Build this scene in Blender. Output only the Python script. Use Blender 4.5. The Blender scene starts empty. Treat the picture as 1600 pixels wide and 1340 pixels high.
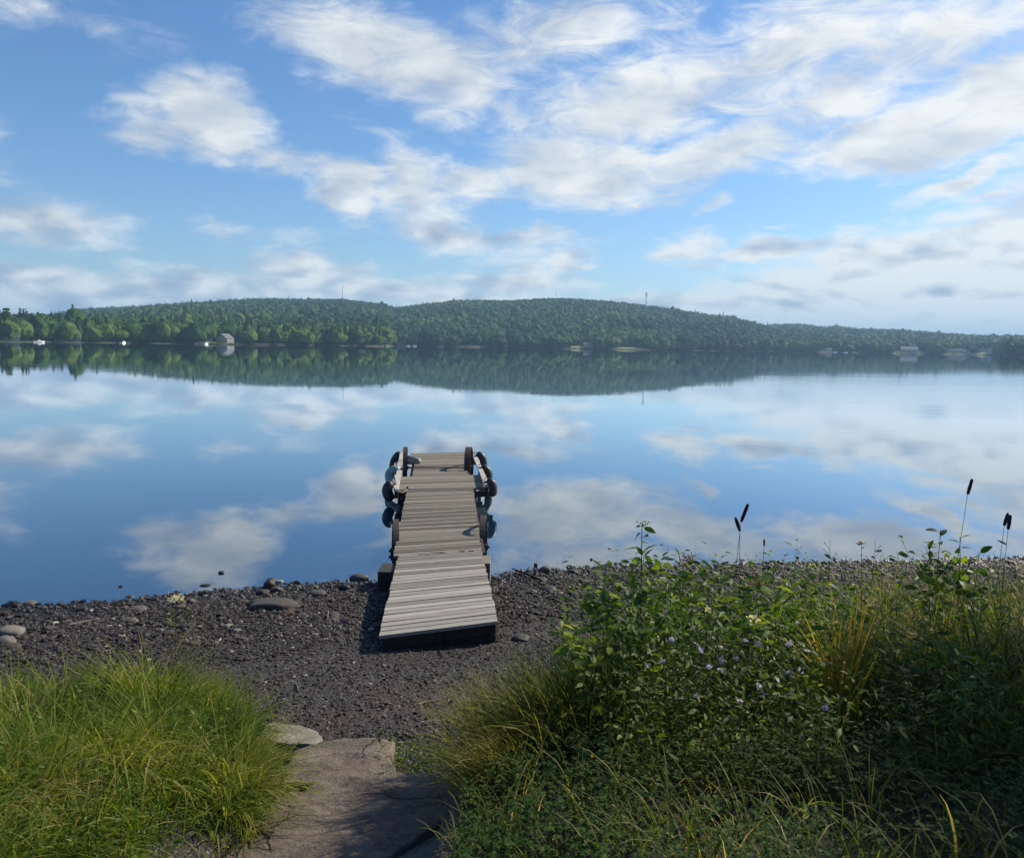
import bpy, bmesh, math, random
import numpy as np
from mathutils import Vector, Matrix

random.seed(7)
rng = np.random.default_rng(11)
R = math.radians
C = bpy.context.scene.collection
scene = bpy.context.scene

# ------------------------------------------------------------------ camera
EYE = Vector((0.0, 0.0, 3.3))
FPX, PITCH, ROLL = 1256.0, R(5.95), R(0.93)
_f = Vector((0, math.cos(PITCH), -math.sin(PITCH)))
_u0 = Vector((0, math.sin(PITCH), math.cos(PITCH)))
_r0 = Vector((1, 0, 0))
_r = _r0*math.cos(ROLL) + _u0*math.sin(ROLL)
_u = _u0*math.cos(ROLL) - _r0*math.sin(ROLL)
cam_d = bpy.data.cameras.new('camera')
cam = bpy.data.objects.new('camera', cam_d)
C.objects.link(cam)
m3 = Matrix((_r, _u, -_f)).transposed()
cam.matrix_world = Matrix.Translation(EYE) @ m3.to_4x4()
cam_d.sensor_width = 36.0
cam_d.lens = 36.0*FPX/1600.0
cam_d.clip_start = 0.05
cam_d.clip_end = 30000
scene.camera = cam

def ray(px, py):                      # direction of unit depth through a pixel of the 1600x1340 photograph
    return _f + _r*((px-800)/FPX) + _u*((670-py)/FPX)
def pt(px, py, z=0.0):                # the point at height z
    d = ray(px, py)
    return EYE + d*((z-EYE.z)/d.z)
def ptd(px, py, D):                   # the point at depth D
    return EYE + ray(px, py)*D
def azel(px, py):
    d = ray(px, py).normalized()
    return math.atan2(d.x, d.y), math.asin(d.z)

# ------------------------------------------------------------------ sun, sky, exposure
SUN_AZ, SUN_EL = R(58), R(36)         # azimuth clockwise from +Y (to the right of the view)
svec = Vector((math.sin(SUN_AZ)*math.cos(SUN_EL), math.cos(SUN_AZ)*math.cos(SUN_EL), math.sin(SUN_EL)))
sun_d = bpy.data.lights.new('sun', 'SUN')
sun_d.energy = 5.0
sun_d.angle = R(1.1)
sun_d.color = (1.0, 0.89, 0.72)
sun = bpy.data.objects.new('sun', sun_d)
C.objects.link(sun)
sun.rotation_euler = (-svec).to_track_quat('-Z', 'Y').to_euler()
sun.location = (30, 20, 40)

scene.view_settings.view_transform = 'Standard'
scene.view_settings.look = 'None'
scene.view_settings.exposure = 0.5
scene.view_settings.gamma = 1.0
scene.cycles.volume_bounces = 0
scene.cycles.max_bounces = 8
scene.cycles.transparent_max_bounces = 8
scene.cycles.use_denoising = True

class NT:
    """tiny helper to write node trees"""
    def __init__(s, tree):
        s.t = tree; s.n = tree.nodes; s.l = tree.links
    def new(s, kind, **kw):
        n = s.n.new(kind)
        for k, v in kw.items():
            setattr(n, k, v)
        return n
    def put(s, sock, v):
        if hasattr(v, 'is_output') or isinstance(v, bpy.types.NodeSocket):
            s.l.new(v, sock)
        else:
            sock.default_value = v
    def math(s, op, a, b=0.0, c=None, clamp=False):
        n = s.new('ShaderNodeMath', operation=op, use_clamp=clamp)
        s.put(n.inputs[0], a); s.put(n.inputs[1], b)
        if c is not None: s.put(n.inputs[2], c)
        return n.outputs[0]
    def vmath(s, op, a, b=None):
        n = s.new('ShaderNodeVectorMath', operation=op)
        s.put(n.inputs[0], a)
        if b is not None: s.put(n.inputs[1], b)
        return n.outputs['Value'] if op in ('LENGTH', 'DOT_PRODUCT') else n.outputs[0]
    def noise(s, vec, scale, detail=4, rough=0.5, dist=0.0):
        n = s.new('ShaderNodeTexNoise')
        s.put(n.inputs['Vector'], vec)
        n.inputs['Scale'].default_value = scale
        n.inputs['Detail'].default_value = detail
        n.inputs['Roughness'].default_value = rough
        n.inputs['Distortion'].default_value = dist
        return n.outputs[0]
    def remap(s, v, a, b, c=0.0, d=1.0, smooth=False):
        n = s.new('ShaderNodeMapRange', interpolation_type='SMOOTHSTEP' if smooth else 'LINEAR')
        s.put(n.inputs[0], v)
        for i, q in enumerate((a, b, c, d)): s.put(n.inputs[i+1], q)
        return n.outputs[0]
    def mixc(s, f, a, b, mode='MIX'):
        n = s.new('ShaderNodeMix', data_type='RGBA', blend_type=mode)
        s.put(n.inputs[0], f)
        s.put(n.inputs[6], a if not isinstance(a, tuple) else (*a[:3], 1))
        s.put(n.inputs[7], b if not isinstance(b, tuple) else (*b[:3], 1))
        return n.outputs[2]
    def ramp(s, f, stops):
        n = s.new('ShaderNodeValToRGB')
        e = n.color_ramp.elements
        while len(e) < len(stops): e.new(0.5)
        for k, (p, c) in enumerate(stops):
            e[k].position = p; e[k].color = (*c[:3], 1)
        s.put(n.inputs[0], f)
        return n.outputs[0]

# --- world: Nishita sky with a field of clouds laid out by direction
w = bpy.data.worlds.new("World"); scene.world = w; w.use_nodes = True
W = NT(w.node_tree); W.n.clear()
tc = W.new('ShaderNodeTexCoord').outputs['Generated']
sep = W.new('ShaderNodeSeparateXYZ'); W.put(sep.inputs[0], tc)
X, Y, Z = sep.outputs
sky = W.new('ShaderNodeTexSky', sky_type='NISHITA')
sky.sun_disc = False; sky.sun_elevation = SUN_EL; sky.sun_rotation = SUN_AZ
sky.air_density = 1.0; sky.dust_density = 0.6; sky.ozone_density = 2.0; sky.altitude = 100
az = W.math('ARCTAN2', X, Y)
el = W.math('ARCSINE', Z)
zz = W.math('ADD', W.math('ABSOLUTE', Z), 0.33)
cq = W.new('ShaderNodeCombineXYZ')
W.put(cq.inputs[0], W.math('DIVIDE', X, zz)); W.put(cq.inputs[1], W.math('DIVIDE', Y, zz))
Q = cq.outputs[0]
# (px, py, half width, half height, tilt deg, strength)
CLOUDS = [
 (325,172,74,54,0,.9),(245,198,90,36,5,.7),(345,222,80,34,5,.75),(455,253,110,26,4,.55),
 (560,78,140,62,5,.85),(450,40,90,60,0,.45),(680,105,180,70,12,.78),(760,160,130,50,20,.55),(860,50,220,75,-12,.62),
 (1000,160,250,80,-18,.74),(920,265,180,65,5,.85),(1110,245,190,50,-22,.8),(1230,80,260,85,-16,.66),(1470,60,250,80,-12,.66),
 (1480,195,230,50,-10,1.0),(1310,150,190,60,-25,.66),(1580,120,120,80,0,.66),(960,310,110,32,0,.6),
 (548,300,62,52,0,1.0),(650,290,95,62,20,.8),(745,285,110,38,-5,.75),(690,355,110,44,10,.7),(810,375,150,28,0,.65),
 (620,230,130,38,25,.35),(1075,388,62,26,-8,.85),(1215,388,130,24,-8,.9),(888,408,58,24,-4,.9),(1115,318,36,18,-20,.5),
 (1100,425,60,18,0,.5),(1460,400,230,55,-8,1.05),(1380,455,300,55,-6,1.2),(1560,395,180,60,-10,1.0),(1560,480,260,60,0,1.2),
 (1240,480,200,34,0,1.1),(1040,478,190,26,0,.95),(1515,278,78,20,-18,.75),(1560,310,70,16,-8,.6),(1215,352,34,9,0,.4),
 (60,462,330,48,4,.95),(300,450,190,38,0,.8),(480,425,110,40,0,.8),(620,458,220,28,0,.85),(800,440,150,40,0,.7),(740,470,200,24,0,.7),
 (20,345,150,55,0,.62),(150,375,130,30,0,.3),(355,370,70,40,0,.35),(480,385,110,36,0,.35),(60,20,150,45,10,.35),(240,45,140,45,10,.2),
 (1800,300,220,120,0,.8),(2000,60,300,160,0,.8),(-220,300,200,110,0,.7),(-150,460,260,60,0,.8),(1850,470,300,60,0,1.1),
 (300,-180,300,90,-10,.7),(900,-220,400,120,-10,.8),(1500,-200,350,140,0,.7)]
wn = W.new('ShaderNodeTexNoise'); W.put(wn.inputs['Vector'], Q); wn.inputs['Scale'].default_value = 5.0; wn.inputs['Detail'].default_value = 5; wn.inputs['Roughness'].default_value = 0.6
wsub = W.vmath('SUBTRACT', wn.outputs['Color'], (0.5, 0.5, 0.5))
wsep = W.new('ShaderNodeSeparateXYZ'); W.put(wsep.inputs[0], wsub)
azw = W.math('MULTIPLY_ADD', wsep.outputs[0], 0.11, az)
elw = W.math('MULTIPLY_ADD', wsep.outputs[1], 0.055, el)
F = None
ae = W.new('ShaderNodeCombineXYZ'); W.put(ae.inputs[0], azw); W.put(ae.inputs[1], elw)
for (px, py, hw, hh, tl, st) in CLOUDS:
    a0, e0 = azel(px, py)
    mp = W.new('ShaderNodeMapping', vector_type='TEXTURE'); W.put(mp.inputs[0], ae.outputs[0])
    mp.inputs['Location'].default_value = (a0, e0, 0)
    mp.inputs['Rotation'].default_value = (0, 0, R(-tl))       # tilt given clockwise, downwards to the right
    mp.inputs['Scale'].default_value = (1.35*hw/FPX, 1.35*hh/FPX, 1)
    gt = W.new('ShaderNodeTexGradient', gradient_type='SPHERICAL'); W.put(gt.inputs[0], mp.outputs[0])
    F = W.math('MULTIPLY', gt.outputs['Fac'], 1.7*st) if F is None else W.math('MAXIMUM', F, W.math('MULTIPLY', gt.outputs['Fac'], 1.7*st))
F = W.math('MINIMUM', F, 1.05)
w.cycles.sampling_method = 'MANUAL'; w.cycles.sample_map_resolution = 512
fb = W.noise(Q, 4.2, 10, 0.58, 0.15)
ae0 = W.new('ShaderNodeCombineXYZ'); W.put(ae0.inputs[0], az); W.put(ae0.inputs[1], W.math('MULTIPLY', el, 1.3))
st_map = W.new('ShaderNodeMapping'); W.put(st_map.inputs[0], ae0.outputs[0]); st_map.inputs['Rotation'].default_value = (0, 0, R(-28)); st_map.inputs['Scale'].default_value = (6.5, 15, 1)
fs = W.noise(st_map.outputs[0], 1.7, 12, 0.70, 0.9)
swt = W.remap(az, -.45, .15, .35, .72)          # streakier towards the right of the bay
fmix = W.math('ADD', W.math('MULTIPLY', fb, W.math('SUBTRACT', 1.0, swt)), W.math('MULTIPLY', fs, swt))
raw = W.math('ADD', F, W.math('MULTIPLY', W.math('SUBTRACT', fmix, 0.5), 2.3))
dens = W.remap(raw, 0.22, 1.08, 0, 1, True)
# cloud tone: bright crests against soft grey bellies, whiter towards the sun's side
fa = W.noise(Q, 4.2, 4, 0.5, 0.15)
fb2 = W.noise(W.vmath('ADD', Q, (0.045, 0.06, 0)), 4.2, 4, 0.5, 0.15)
lit = W.math('MULTIPLY', W.math('SUBTRACT', fa, fb2), W.remap(el, .20, .05, 1.7, 4.5))
side = W.remap(az, -0.55, 0.6, -0.10, 0.20)
low = W.math('MULTIPLY', W.remap(el, 0.16, 0.03, 0, 1), W.remap(az, 0.0, 0.4, 0, .42))
tone = W.math('ADD', W.math('ADD', 0.66, lit), W.math('ADD', side, W.math('MULTIPLY', W.math('SUBTRACT', fs, 0.5), 1.1)))
tone = W.math('ADD', tone, W.math('ADD', low, W.remap(raw, 0.5, 1.6, 0.10, -0.16)))
ccol = W.ramp(tone, [(0.0, (.36, .43, .56)), (0.35, (.50, .56, .65)), (0.62, (.68, .72, .76)), (1.0, (.95, .96, .93))])
hsv = W.new('ShaderNodeHueSaturation'); W.put(hsv.inputs['Color'], sky.outputs[0])
hsv.inputs['Saturation'].default_value = 1.18
skc = W.mixc(1.0, hsv.outputs[0], (.82, .97, 1.13), 'MULTIPLY')
bg1 = W.new('ShaderNodeBackground'); W.put(bg1.inputs[0], skc); bg1.inputs[1].default_value = 0.088
bg2 = W.new('ShaderNodeBackground'); W.put(bg2.inputs[0], ccol); bg2.inputs[1].default_value = 0.74
above = W.remap(Z, -0.02, 0.0, 0, 1)
mx = W.new('ShaderNodeMixShader')
W.put(mx.inputs[0], W.math('MULTIPLY', W.math('MULTIPLY', dens, 0.96), above)); W.put(mx.inputs[1], bg1.outputs[0]); W.put(mx.inputs[2], bg2.outputs[0])
wo = W.new('ShaderNodeOutputWorld'); W.put(wo.inputs[0], mx.outputs[0])

# ------------------------------------------------------------------ numpy noise
def _hash(ix, iy, iz, seed):
    h = (ix*374761393 + iy*668265263 + iz*2147483647 + seed*974634777) & 0xffffffff
    h = ((h ^ (h >> 13))*1274126177) & 0xffffffff
    h = h ^ (h >> 16)
    return (h & 0xffff)/65535.0
def vnoise(x, y, z=0.0, seed=0):
    x = np.asarray(x, float); y = np.asarray(y, float); z = np.asarray(z, float) + np.zeros_like(x)
    ix, iy, iz = np.floor(x).astype(np.int64), np.floor(y).astype(np.int64), np.floor(z).astype(np.int64)
    fx, fy, fz = x-ix, y-iy, z-iz
    fx, fy, fz = fx*fx*(3-2*fx), fy*fy*(3-2*fy), fz*fz*(3-2*fz)
    o = 0
    for a in (0, 1):
        for b in (0, 1):
            for c in (0, 1):
                o = o + _hash(ix+a, iy+b, iz+c, seed)*(fx if a else 1-fx)*(fy if b else 1-fy)*(fz if c else 1-fz)
    return o*2-1
def fbm(x, y, z=0.0, oct=4, seed=0):
    o, a, f = 0, 0.5, 1.0
    for k in range(oct):
        o = o + a*vnoise(np.asarray(x)*f, np.asarray(y)*f, np.asarray(z)*f, seed+k); a *= .5; f *= 2.03
    return o
def smooth(t):
    t = np.clip(t, 0, 1); return t*t*(3-2*t)

# ------------------------------------------------------------------ mesh helpers
def make_mesh(name, V, F, mats, parent=None, tint=None, smooth_sh=False, matidx=None, loc=None):
    """V (n,3); F list of int arrays (k,3) or (k,4); tint per vertex"""
    V = np.asarray(V, np.float32)
    if not isinstance(F, (list, tuple)): F = [F]
    F = [np.asarray(f, np.int32) for f in F if len(f)]
    me = bpy.data.meshes.new(name)
    me.vertices.add(len(V)); me.vertices.foreach_set('co', V.ravel())
    tot = np.concatenate([np.full(len(f), f.shape[1], np.int32) for f in F])
    loops = np.concatenate([f.ravel() for f in F])
    starts = np.concatenate([[0], np.cumsum(tot)[:-1]]).astype(np.int32)
    me.loops.add(len(loops)); me.loops.foreach_set('vertex_index', loops)
    me.polygons.add(len(tot)); me.polygons.foreach_set('loop_start', starts)
    me.polygons.foreach_set('use_smooth', np.full(len(tot), bool(smooth_sh)))
    if matidx is not None: me.polygons.foreach_set('material_index', np.asarray(matidx, np.int32))
    me.update(calc_edges=True)
    if tint is not None:
        a = me.attributes.new('tint', 'FLOAT', 'POINT'); a.data.foreach_set('value', np.asarray(tint, np.float32))
    for m in (mats if isinstance(mats, (list, tuple)) else [mats]): me.materials.append(m)
    o = bpy.data.objects.new(name, me); C.objects.link(o)
    if parent: o.parent = parent
    if loc is not None: o.location = loc
    return o

class MB:
    """collects primitives and builds ONE mesh"""
    def __init__(s): s.V = []; s.F3 = []; s.F4 = []; s.T = []; s.n = 0
    def add(s, V, F, tint=0.5):
        V = np.asarray(V, float); F = np.asarray(F, int)
        s.V.append(V); s.T.append(np.full(len(V), tint) if np.isscalar(tint) else np.asarray(tint))
        (s.F3 if F.shape[1] == 3 else s.F4).append(F+s.n); s.n += len(V)
    def hexa(s, P, tint=0.5):          # 8 corners: bottom 4 ccw, top 4 ccw
        s.add([tuple(p) for p in P], [(0,3,2,1),(4,5,6,7),(0,1,5,4),(1,2,6,5),(2,3,7,6),(3,0,4,7)], tint)
    def box(s, c, d, rot=0.0, tint=0.5):
        P = []
        for z in (-1, 1):
            for (x, y) in ((-1,-1),(1,-1),(1,1),(-1,1)):
                X_, Y_ = x*d[0]/2, y*d[1]/2
                P.append((c[0]+X_*math.cos(rot)-Y_*math.sin(rot), c[1]+X_*math.sin(rot)+Y_*math.cos(rot), c[2]+z*d[2]/2))
        s.hexa(P, tint)
    def tube(s, pts, rad, n=8, tint=0.5, caps=True):
        pts = [Vector(p) for p in pts]
        rad = [rad]*len(pts) if np.isscalar(rad) else list(rad)
        V = []; F4 = []
        up = Vector((0, 0, 1))
        t0 = (pts[1]-pts[0]).normalized()
        a = t0.cross(up) if abs(t0.z) < .95 else t0.cross(Vector((1, 0, 0)))
        a.normalize()
        for i, p in enumerate(pts):
            t = (pts[min(i+1, len(pts)-1)]-pts[max(i-1, 0)]).normalized()
            a = (a - t*a.dot(t)).normalized(); b = t.cross(a)
            for k in range(n):
                an = 2*math.pi*k/n
                V.append(p + (a*math.cos(an)+b*math.sin(an))*rad[i])
        for i in range(len(pts)-1):
            for k in range(n):
                F4.append((i*n+k, i*n+(k+1)%n, (i+1)*n+(k+1)%n, (i+1)*n+k))
        s.add([tuple(v) for v in V], F4, tint)
        if caps:
            for (i0, flip) in ((0, True), (len(pts)-1, False)):
                c = pts[i0]; Vc = [tuple(c)] + [tuple(V[i0*n+k]) for k in range(n)]
                s.add(Vc, [((0, (k+1)%n+1, k+1) if flip else (0, k+1, (k+1)%n+1)) for k in range(n)], tint)
    def build(s, name, mat, parent=None, smooth_sh=False, loc=None):
        V = np.concatenate(s.V); T = np.concatenate(s.T)
        F = []
        if s.F3: F.append(np.concatenate(s.F3))
        if s.F4: F.append(np.concatenate(s.F4))
        if loc is not None: V = V - np.asarray(tuple(loc))
        return make_mesh(name, V, F, mat, parent, T, smooth_sh, None, loc)

def tag(o, label=None, cat=None, group=None, kind=None):
    if label: o['label'] = label
    if cat: o['category'] = cat
    if group: o['group'] = group
    if kind: o['kind'] = kind
    return o
def empty(name, loc=(0,0,0), rz=0.0, label=None, cat=None, group=None):
    o = bpy.data.objects.new(name, None); C.objects.link(o)
    o.location = loc; o.rotation_euler = (0, 0, rz); o.empty_display_size = 0.2
    return tag(o, label, cat, group)
def local(o, pts):                     # not used for parented meshes: parents sit at their base, meshes are built relative
    return [tuple(Vector(p)-o.location) for p in pts]
def copy_tree(o, parent=None):
    c = o.copy(); C.objects.link(c)
    if parent: c.parent = parent
    for ch in [q for q in o.children]:
        copy_tree(ch, c)
    return c

# ------------------------------------------------------------------ materials
def base_mat(name):
    m = bpy.data.materials.new(name); m.use_nodes = True
    T = NT(m.node_tree); T.n.clear()
    out = T.new('ShaderNodeOutputMaterial')
    return m, T, out
def solid(name, c1, c2=None, scale=8.0, rough=0.7, bump=0.0, metal=0.0, stretch=(1,1,1), spec=0.5, detail=6, tintamt=0.0, bscale=None):
    m, T, out = base_mat(name)
    co = T.new('ShaderNodeTexCoord').outputs['Object']
    mp = T.new('ShaderNodeMapping'); T.put(mp.inputs[0], co); mp.inputs['Scale'].default_value = stretch
    n1 = T.noise(mp.outputs[0], scale, detail, 0.62)
    f = T.remap(n1, 0.3, 0.7)
    c2 = c2 or tuple(v*0.7 for v in c1)
    col = T.mixc(f, c2, c1)
    if tintamt:
        at = T.new('ShaderNodeAttribute', attribute_name='tint').outputs['Fac']
        g = T.remap(at, 0, 1, 1-tintamt, 1+tintamt)
        vm = T.new('ShaderNodeVectorMath', operation='SCALE'); T.put(vm.inputs[0], col); T.put(vm.inputs['Scale'], g)
        col = vm.outputs[0]
    p = T.new('ShaderNodeBsdfPrincipled')
    T.put(p.inputs['Base Color'], col); p.inputs['Roughness'].default_value = rough
    p.inputs['Metallic'].default_value = metal; p.inputs['Specular IOR Level'].default_value = spec
    if bump:
        n2 = T.noise(mp.outputs[0], (bscale or scale*2.5), 6, 0.65)
        b = T.new('ShaderNodeBump'); b.inputs['Strength'].default_value = min(1, bump); b.inputs['Distance'].default_value = 0.01*max(1, bump)
        T.put(b.inputs['Height'], n2); T.put(p.inputs['Normal'], b.outputs[0])
    T.put(out.inputs[0], p.outputs[0])
    return m
def leafy(name, stops, transl=0.45, rough=0.5, spec=0.3, nscale=2.0, namt=0.25):
    """foliage: colour by the tint of each leaf plus a soft patchiness, with light passing through"""
    m, T, out = base_mat(name)
    at = T.new('ShaderNodeAttribute', attribute_name='tint').outputs['Fac']
    geo = T.new('ShaderNodeNewGeometry').outputs['Position']
    n = T.noise(geo, nscale, 3, 0.5)
    f = T.math('ADD', at, T.math('MULTIPLY', T.math('SUBTRACT', n, 0.5), namt*2), clamp=True)
    col = T.ramp(f, stops)
    p = T.new('ShaderNodeBsdfPrincipled'); T.put(p.inputs['Base Color'], col)
    p.inputs['Roughness'].default_value = rough; p.inputs['Specular IOR Level'].default_value = spec
    tr = T.new('ShaderNodeBsdfTranslucent')
    tcol = T.mixc(1.0, col, (1.35, 1.25, 0.45), 'MULTIPLY')
    T.put(tr.inputs[0], tcol)
    mx = T.new('ShaderNodeMixShader'); mx.inputs[0].default_value = transl
    T.put(mx.inputs[1], p.outputs[0]); T.put(mx.inputs[2], tr.outputs[0])
    T.put(out.inputs[0], mx.outputs[0])
    return m

M = {}
M['grass'] = leafy('grass_blades', [(0, (.010,.028,.003)), (.35, (.055,.11,.009)), (.7, (.16,.22,.022)), (.9, (.27,.28,.06)), (1, (.40,.33,.14))], .55, .55, .15, 1.3, .22)
M['grass_r'] = leafy('grass_blades_olive', [(0, (.008,.020,.003)), (.4, (.042,.080,.009)), (.75, (.13,.165,.03)), (.92, (.25,.22,.07)), (1, (.36,.29,.14))], .55, .55, .15, 1.3, .22)
M['sedge'] = leafy('tussock_blades', [(0, (.05,.07,.008)), (.5, (.17,.19,.025)), (1, (.36,.32,.08))], .5, .5, .18, 2, .15)
M['gold'] = leafy('golden_blades', [(0, (.14,.13,.02)), (.5, (.32,.27,.04)), (1, (.42,.27,.07))], .5, .45, .3, 2, .1)
M['leaf'] = leafy('broad_leaves', [(0, (.015,.04,.008)), (.4, (.045,.10,.015)), (.8, (.12,.20,.025)), (1, (.22,.28,.04))], .5, .5, .25, 3, .1)
M['weed'] = leafy('weed_leaves', [(0, (.008,.020,.003)), (.5, (.045,.085,.010)), (.85, (.14,.19,.035)), (1, (.27,.22,.08))], .42, .6, .18, 2, .2)
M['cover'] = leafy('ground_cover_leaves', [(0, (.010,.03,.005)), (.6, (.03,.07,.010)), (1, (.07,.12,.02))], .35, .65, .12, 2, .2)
M['stem'] = solid('plant_stem', (.055,.05,.025), (.03,.03,.015), 30, .7)
M['stem_g'] = solid('green_stem', (.08,.11,.03), (.05,.08,.02), 30, .6)
M['violet'] = leafy('violet_petals', [(0, (.30,.24,.62)), (1, (.62,.58,.85))], .35, .6, .2, 3, .1)
M['petal_w'] = leafy('cream_petals', [(0, (.55,.48,.36)), (1, (.85,.82,.72))], .35, .6, .2, 3, .1)
M['petal_y'] = leafy('yellow_petals', [(0, (.75,.42,.02)), (1, (.85,.55,.04))], .3, .6, .2, 3, .1)
M['petal_r'] = leafy('dull_red_florets', [(0, (.12,.03,.03)), (1, (.25,.07,.07))], .25, .7, .2, 3, .1)
M['dryflower'] = leafy('dry_seed_fluff', [(0, (.10,.07,.04)), (1, (.30,.23,.15))], .25, .9, .1, 3, .1)
M['seed'] = solid('dark_seed_head', (.028,.018,.02), (.012,.008,.01), 200, .9, 1.0)

# ================================================================== THE SETTING
# ---- near shore terrain
_sp = [(-60,956),(0,950),(90,944),(160,941),(230,934),(300,928),(420,918),(520,910),(600,912),(680,908),(770,903),(830,892),(900,889),(1000,884),(1200,880),(1400,876),(1600,872),(1700,870)]
_sh = [pt(a, b, 0.0) for a, b in _sp]
SHX = np.array([p.x for p in _sh]); SHY = np.array([p.y for p in _sh])
def shore_y(x):
    x = np.asarray(x, float)
    y = np.interp(x, SHX, SHY)
    y = np.where(x < SHX[0], SHY[0] + (x-SHX[0])*0.12, y)
    y = np.where(x > SHX[-1], SHY[-1] + (x-SHX[-1])*0.15, y)
    return y
# the two planted banks either side of the stone path (polylines in plan: y -> x)
LB = np.array([(0.0,-1.9),(3.0,-1.42),(3.6,-1.34),(4.2,-1.32),(4.6,-1.42),(5.0,-1.62),(5.5,-2.0),(5.8,-2.6),(5.95,-3.6),(6.0,-5.0),(6.05,-12)])
RB = np.array([(0.0,0.1),(3.0,-.30),(4.0,-.26),(4.6,-.15),(5.2,.05),(5.7,.45),(6.2,1.1),(6.8,2.2),(7.3,3.4),(7.8,5.2),(8.4,14)])
def in_left(x, y):      # >0 inside; rough metres
    xb = np.interp(y, LB[:,0], LB[:,1]); xb = np.where(y > LB[-1,0], -99, xb)
    yb = np.interp(-x, -LB[::1,1][4:], LB[4:,0]) if False else np.interp(-np.asarray(x), -LB[4:,1], LB[4:,0])
    return np.minimum(xb-x, np.where(x < LB[4,1], yb-y, xb-x))
def in_right(x, y):
    xb = np.interp(y, RB[:,0], RB[:,1]); xb = np.where(y > RB[-1,0], 99, xb)
    yb = np.interp(x, RB[3:,1], RB[3:,0])
    return np.minimum(x-xb, np.where(x > RB[3,1], yb-y, x-xb))
def gz(x, y, rough=True):
    x = np.asarray(x, float); y = np.asarray(y, float)
    s = shore_y(x)-y
    z = 0.075*s + 0.08*np.clip(s-3.5, 0, None) + 0.10*np.clip(s-5.6, 0, None) + 0.02*np.clip(-s, 0, 3)*-3
    z = np.minimum(z, 2.2 + 0*x)
    z = np.maximum(z, -1.2)
    z = z + 0.20*smooth(in_left(x, y)/0.7) + 0.10*smooth(in_right(x, y)/0.9)
    corr = smooth(-np.maximum(in_left(x, y), in_right(x, y))/0.12)*(y < 5.6)
    z = z*(1-corr) + np.minimum(z, np.interp(y, [0,2,3.3,4.35,5.2,5.6], [1.6,1.1,.78,.70,.56,.60]))*corr
    if rough:
        z = z + 0.030*fbm(x*1.3, y*1.3, 0, 3, 5)*np.clip(np.abs(s)*2, .15, 1) + 0.012*fbm(x*6, y*6, 0, 3, 9)
    return z
def gzf(x, y): return float(gz(np.array([x]), np.array([y]))[0])

def grid_mesh(name, xs, ys, zf, mat):
    XX, YY = np.meshgrid(xs, ys); ZZ = zf(XX.ravel(), YY.ravel())
    V = np.stack([XX.ravel(), YY.ravel(), ZZ], 1)
    nx, ny = len(xs), len(ys)
    i = np.arange((ny-1)*(nx-1)); a = (i//(nx-1))*nx + i % (nx-1)
    return make_mesh(name, V, np.stack([a, a+1, a+1+nx, a+nx], 1), mat, smooth_sh=True)

def gravel_mat():
    m, T, out = base_mat('gravel')
    pos = T.new('ShaderNodeNewGeometry').outputs['Position']
    v = T.new('ShaderNodeTexVoronoi'); T.put(v.inputs['Vector'], pos); v.inputs['Scale'].default_value = 62
    v2 = T.new('ShaderNodeTexVoronoi'); T.put(v2.inputs['Vector'], pos); v2.inputs['Scale'].default_value = 24
    sp = T.new('ShaderNodeSeparateColor'); T.put(sp.inputs[0], v.outputs['Color'])
    c = T.ramp(sp.outputs[0], [(0, (.010,.009,.009)), (.5, (.024,.021,.019)), (.85, (.048,.042,.037)), (.97, (.10,.09,.08)), (1, (.2,.18,.16))])
    n = T.noise(pos, 1.1, 4, .6)
    red = T.mixc(T.remap(n, .52, .68, 0, .55), c, (.055,.027,.018))
    sz = T.new('ShaderNodeSeparateXYZ'); T.put(sz.inputs[0], pos)
    wet = T.remap(T.math('ADD', sz.outputs[2], T.math('MULTIPLY', T.math('SUBTRACT', n, .5), .08)), .035, .075, 1, 0)
    red = T.mixc(T.math('MULTIPLY', wet, .6), red, (.006,.005,.004))
    p = T.new('ShaderNodeBsdfPrincipled'); T.put(p.inputs['Base Color'], red); T.put(p.inputs['Roughness'], T.math('MULTIPLY_ADD', wet, -.35, .75))
    p.inputs['Specular IOR Level'].default_value = .35
    h = T.math('ADD', T.math('MULTIPLY', v.outputs['Distance'], -.6), T.math('MULTIPLY', v2.outputs['Distance'], -.8))
    b = T.new('ShaderNodeBump'); b.inputs['Strength'].default_value = 1; b.inputs['Distance'].default_value = .02
    T.put(b.inputs['Height'], h); T.put(p.inputs['Normal'], b.outputs[0]); T.put(out.inputs[0], p.outputs[0])
    return m
M['gravel'] = gravel_mat()
M['soil'] = solid('soil', (.02,.018,.010), (.010,.012,.006), 9, .95, 1.0)

xs = np.concatenate([np.arange(-60, -9, 3.0), np.arange(-9, 11, .055), np.arange(11, 62, 3.0)])
ys = np.concatenate([np.arange(-30, 1.5, 1.5), np.arange(1.5, 13.2, .055), np.arange(13.2, 30, 1.5)])
ground = grid_mesh('ground', xs, ys, gz, M['gravel']); tag(ground, kind='structure')
ground.data.materials.append(M['soil'])
_cx = (xs[:-1]+xs[1:])/2; _cy = (ys[:-1]+ys[1:])/2; _gx, _gy = np.meshgrid(_cx, _cy)
_bk = np.maximum(in_left(_gx.ravel(), _gy.ravel()), in_right(_gx.ravel(), _gy.ravel())) > .12+.10*vnoise(_gx.ravel()*6, _gy.ravel()*6)
ground.data.polygons.foreach_set('material_index', (_bk | (_gy.ravel() < 1.9)).astype(np.int32))

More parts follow.
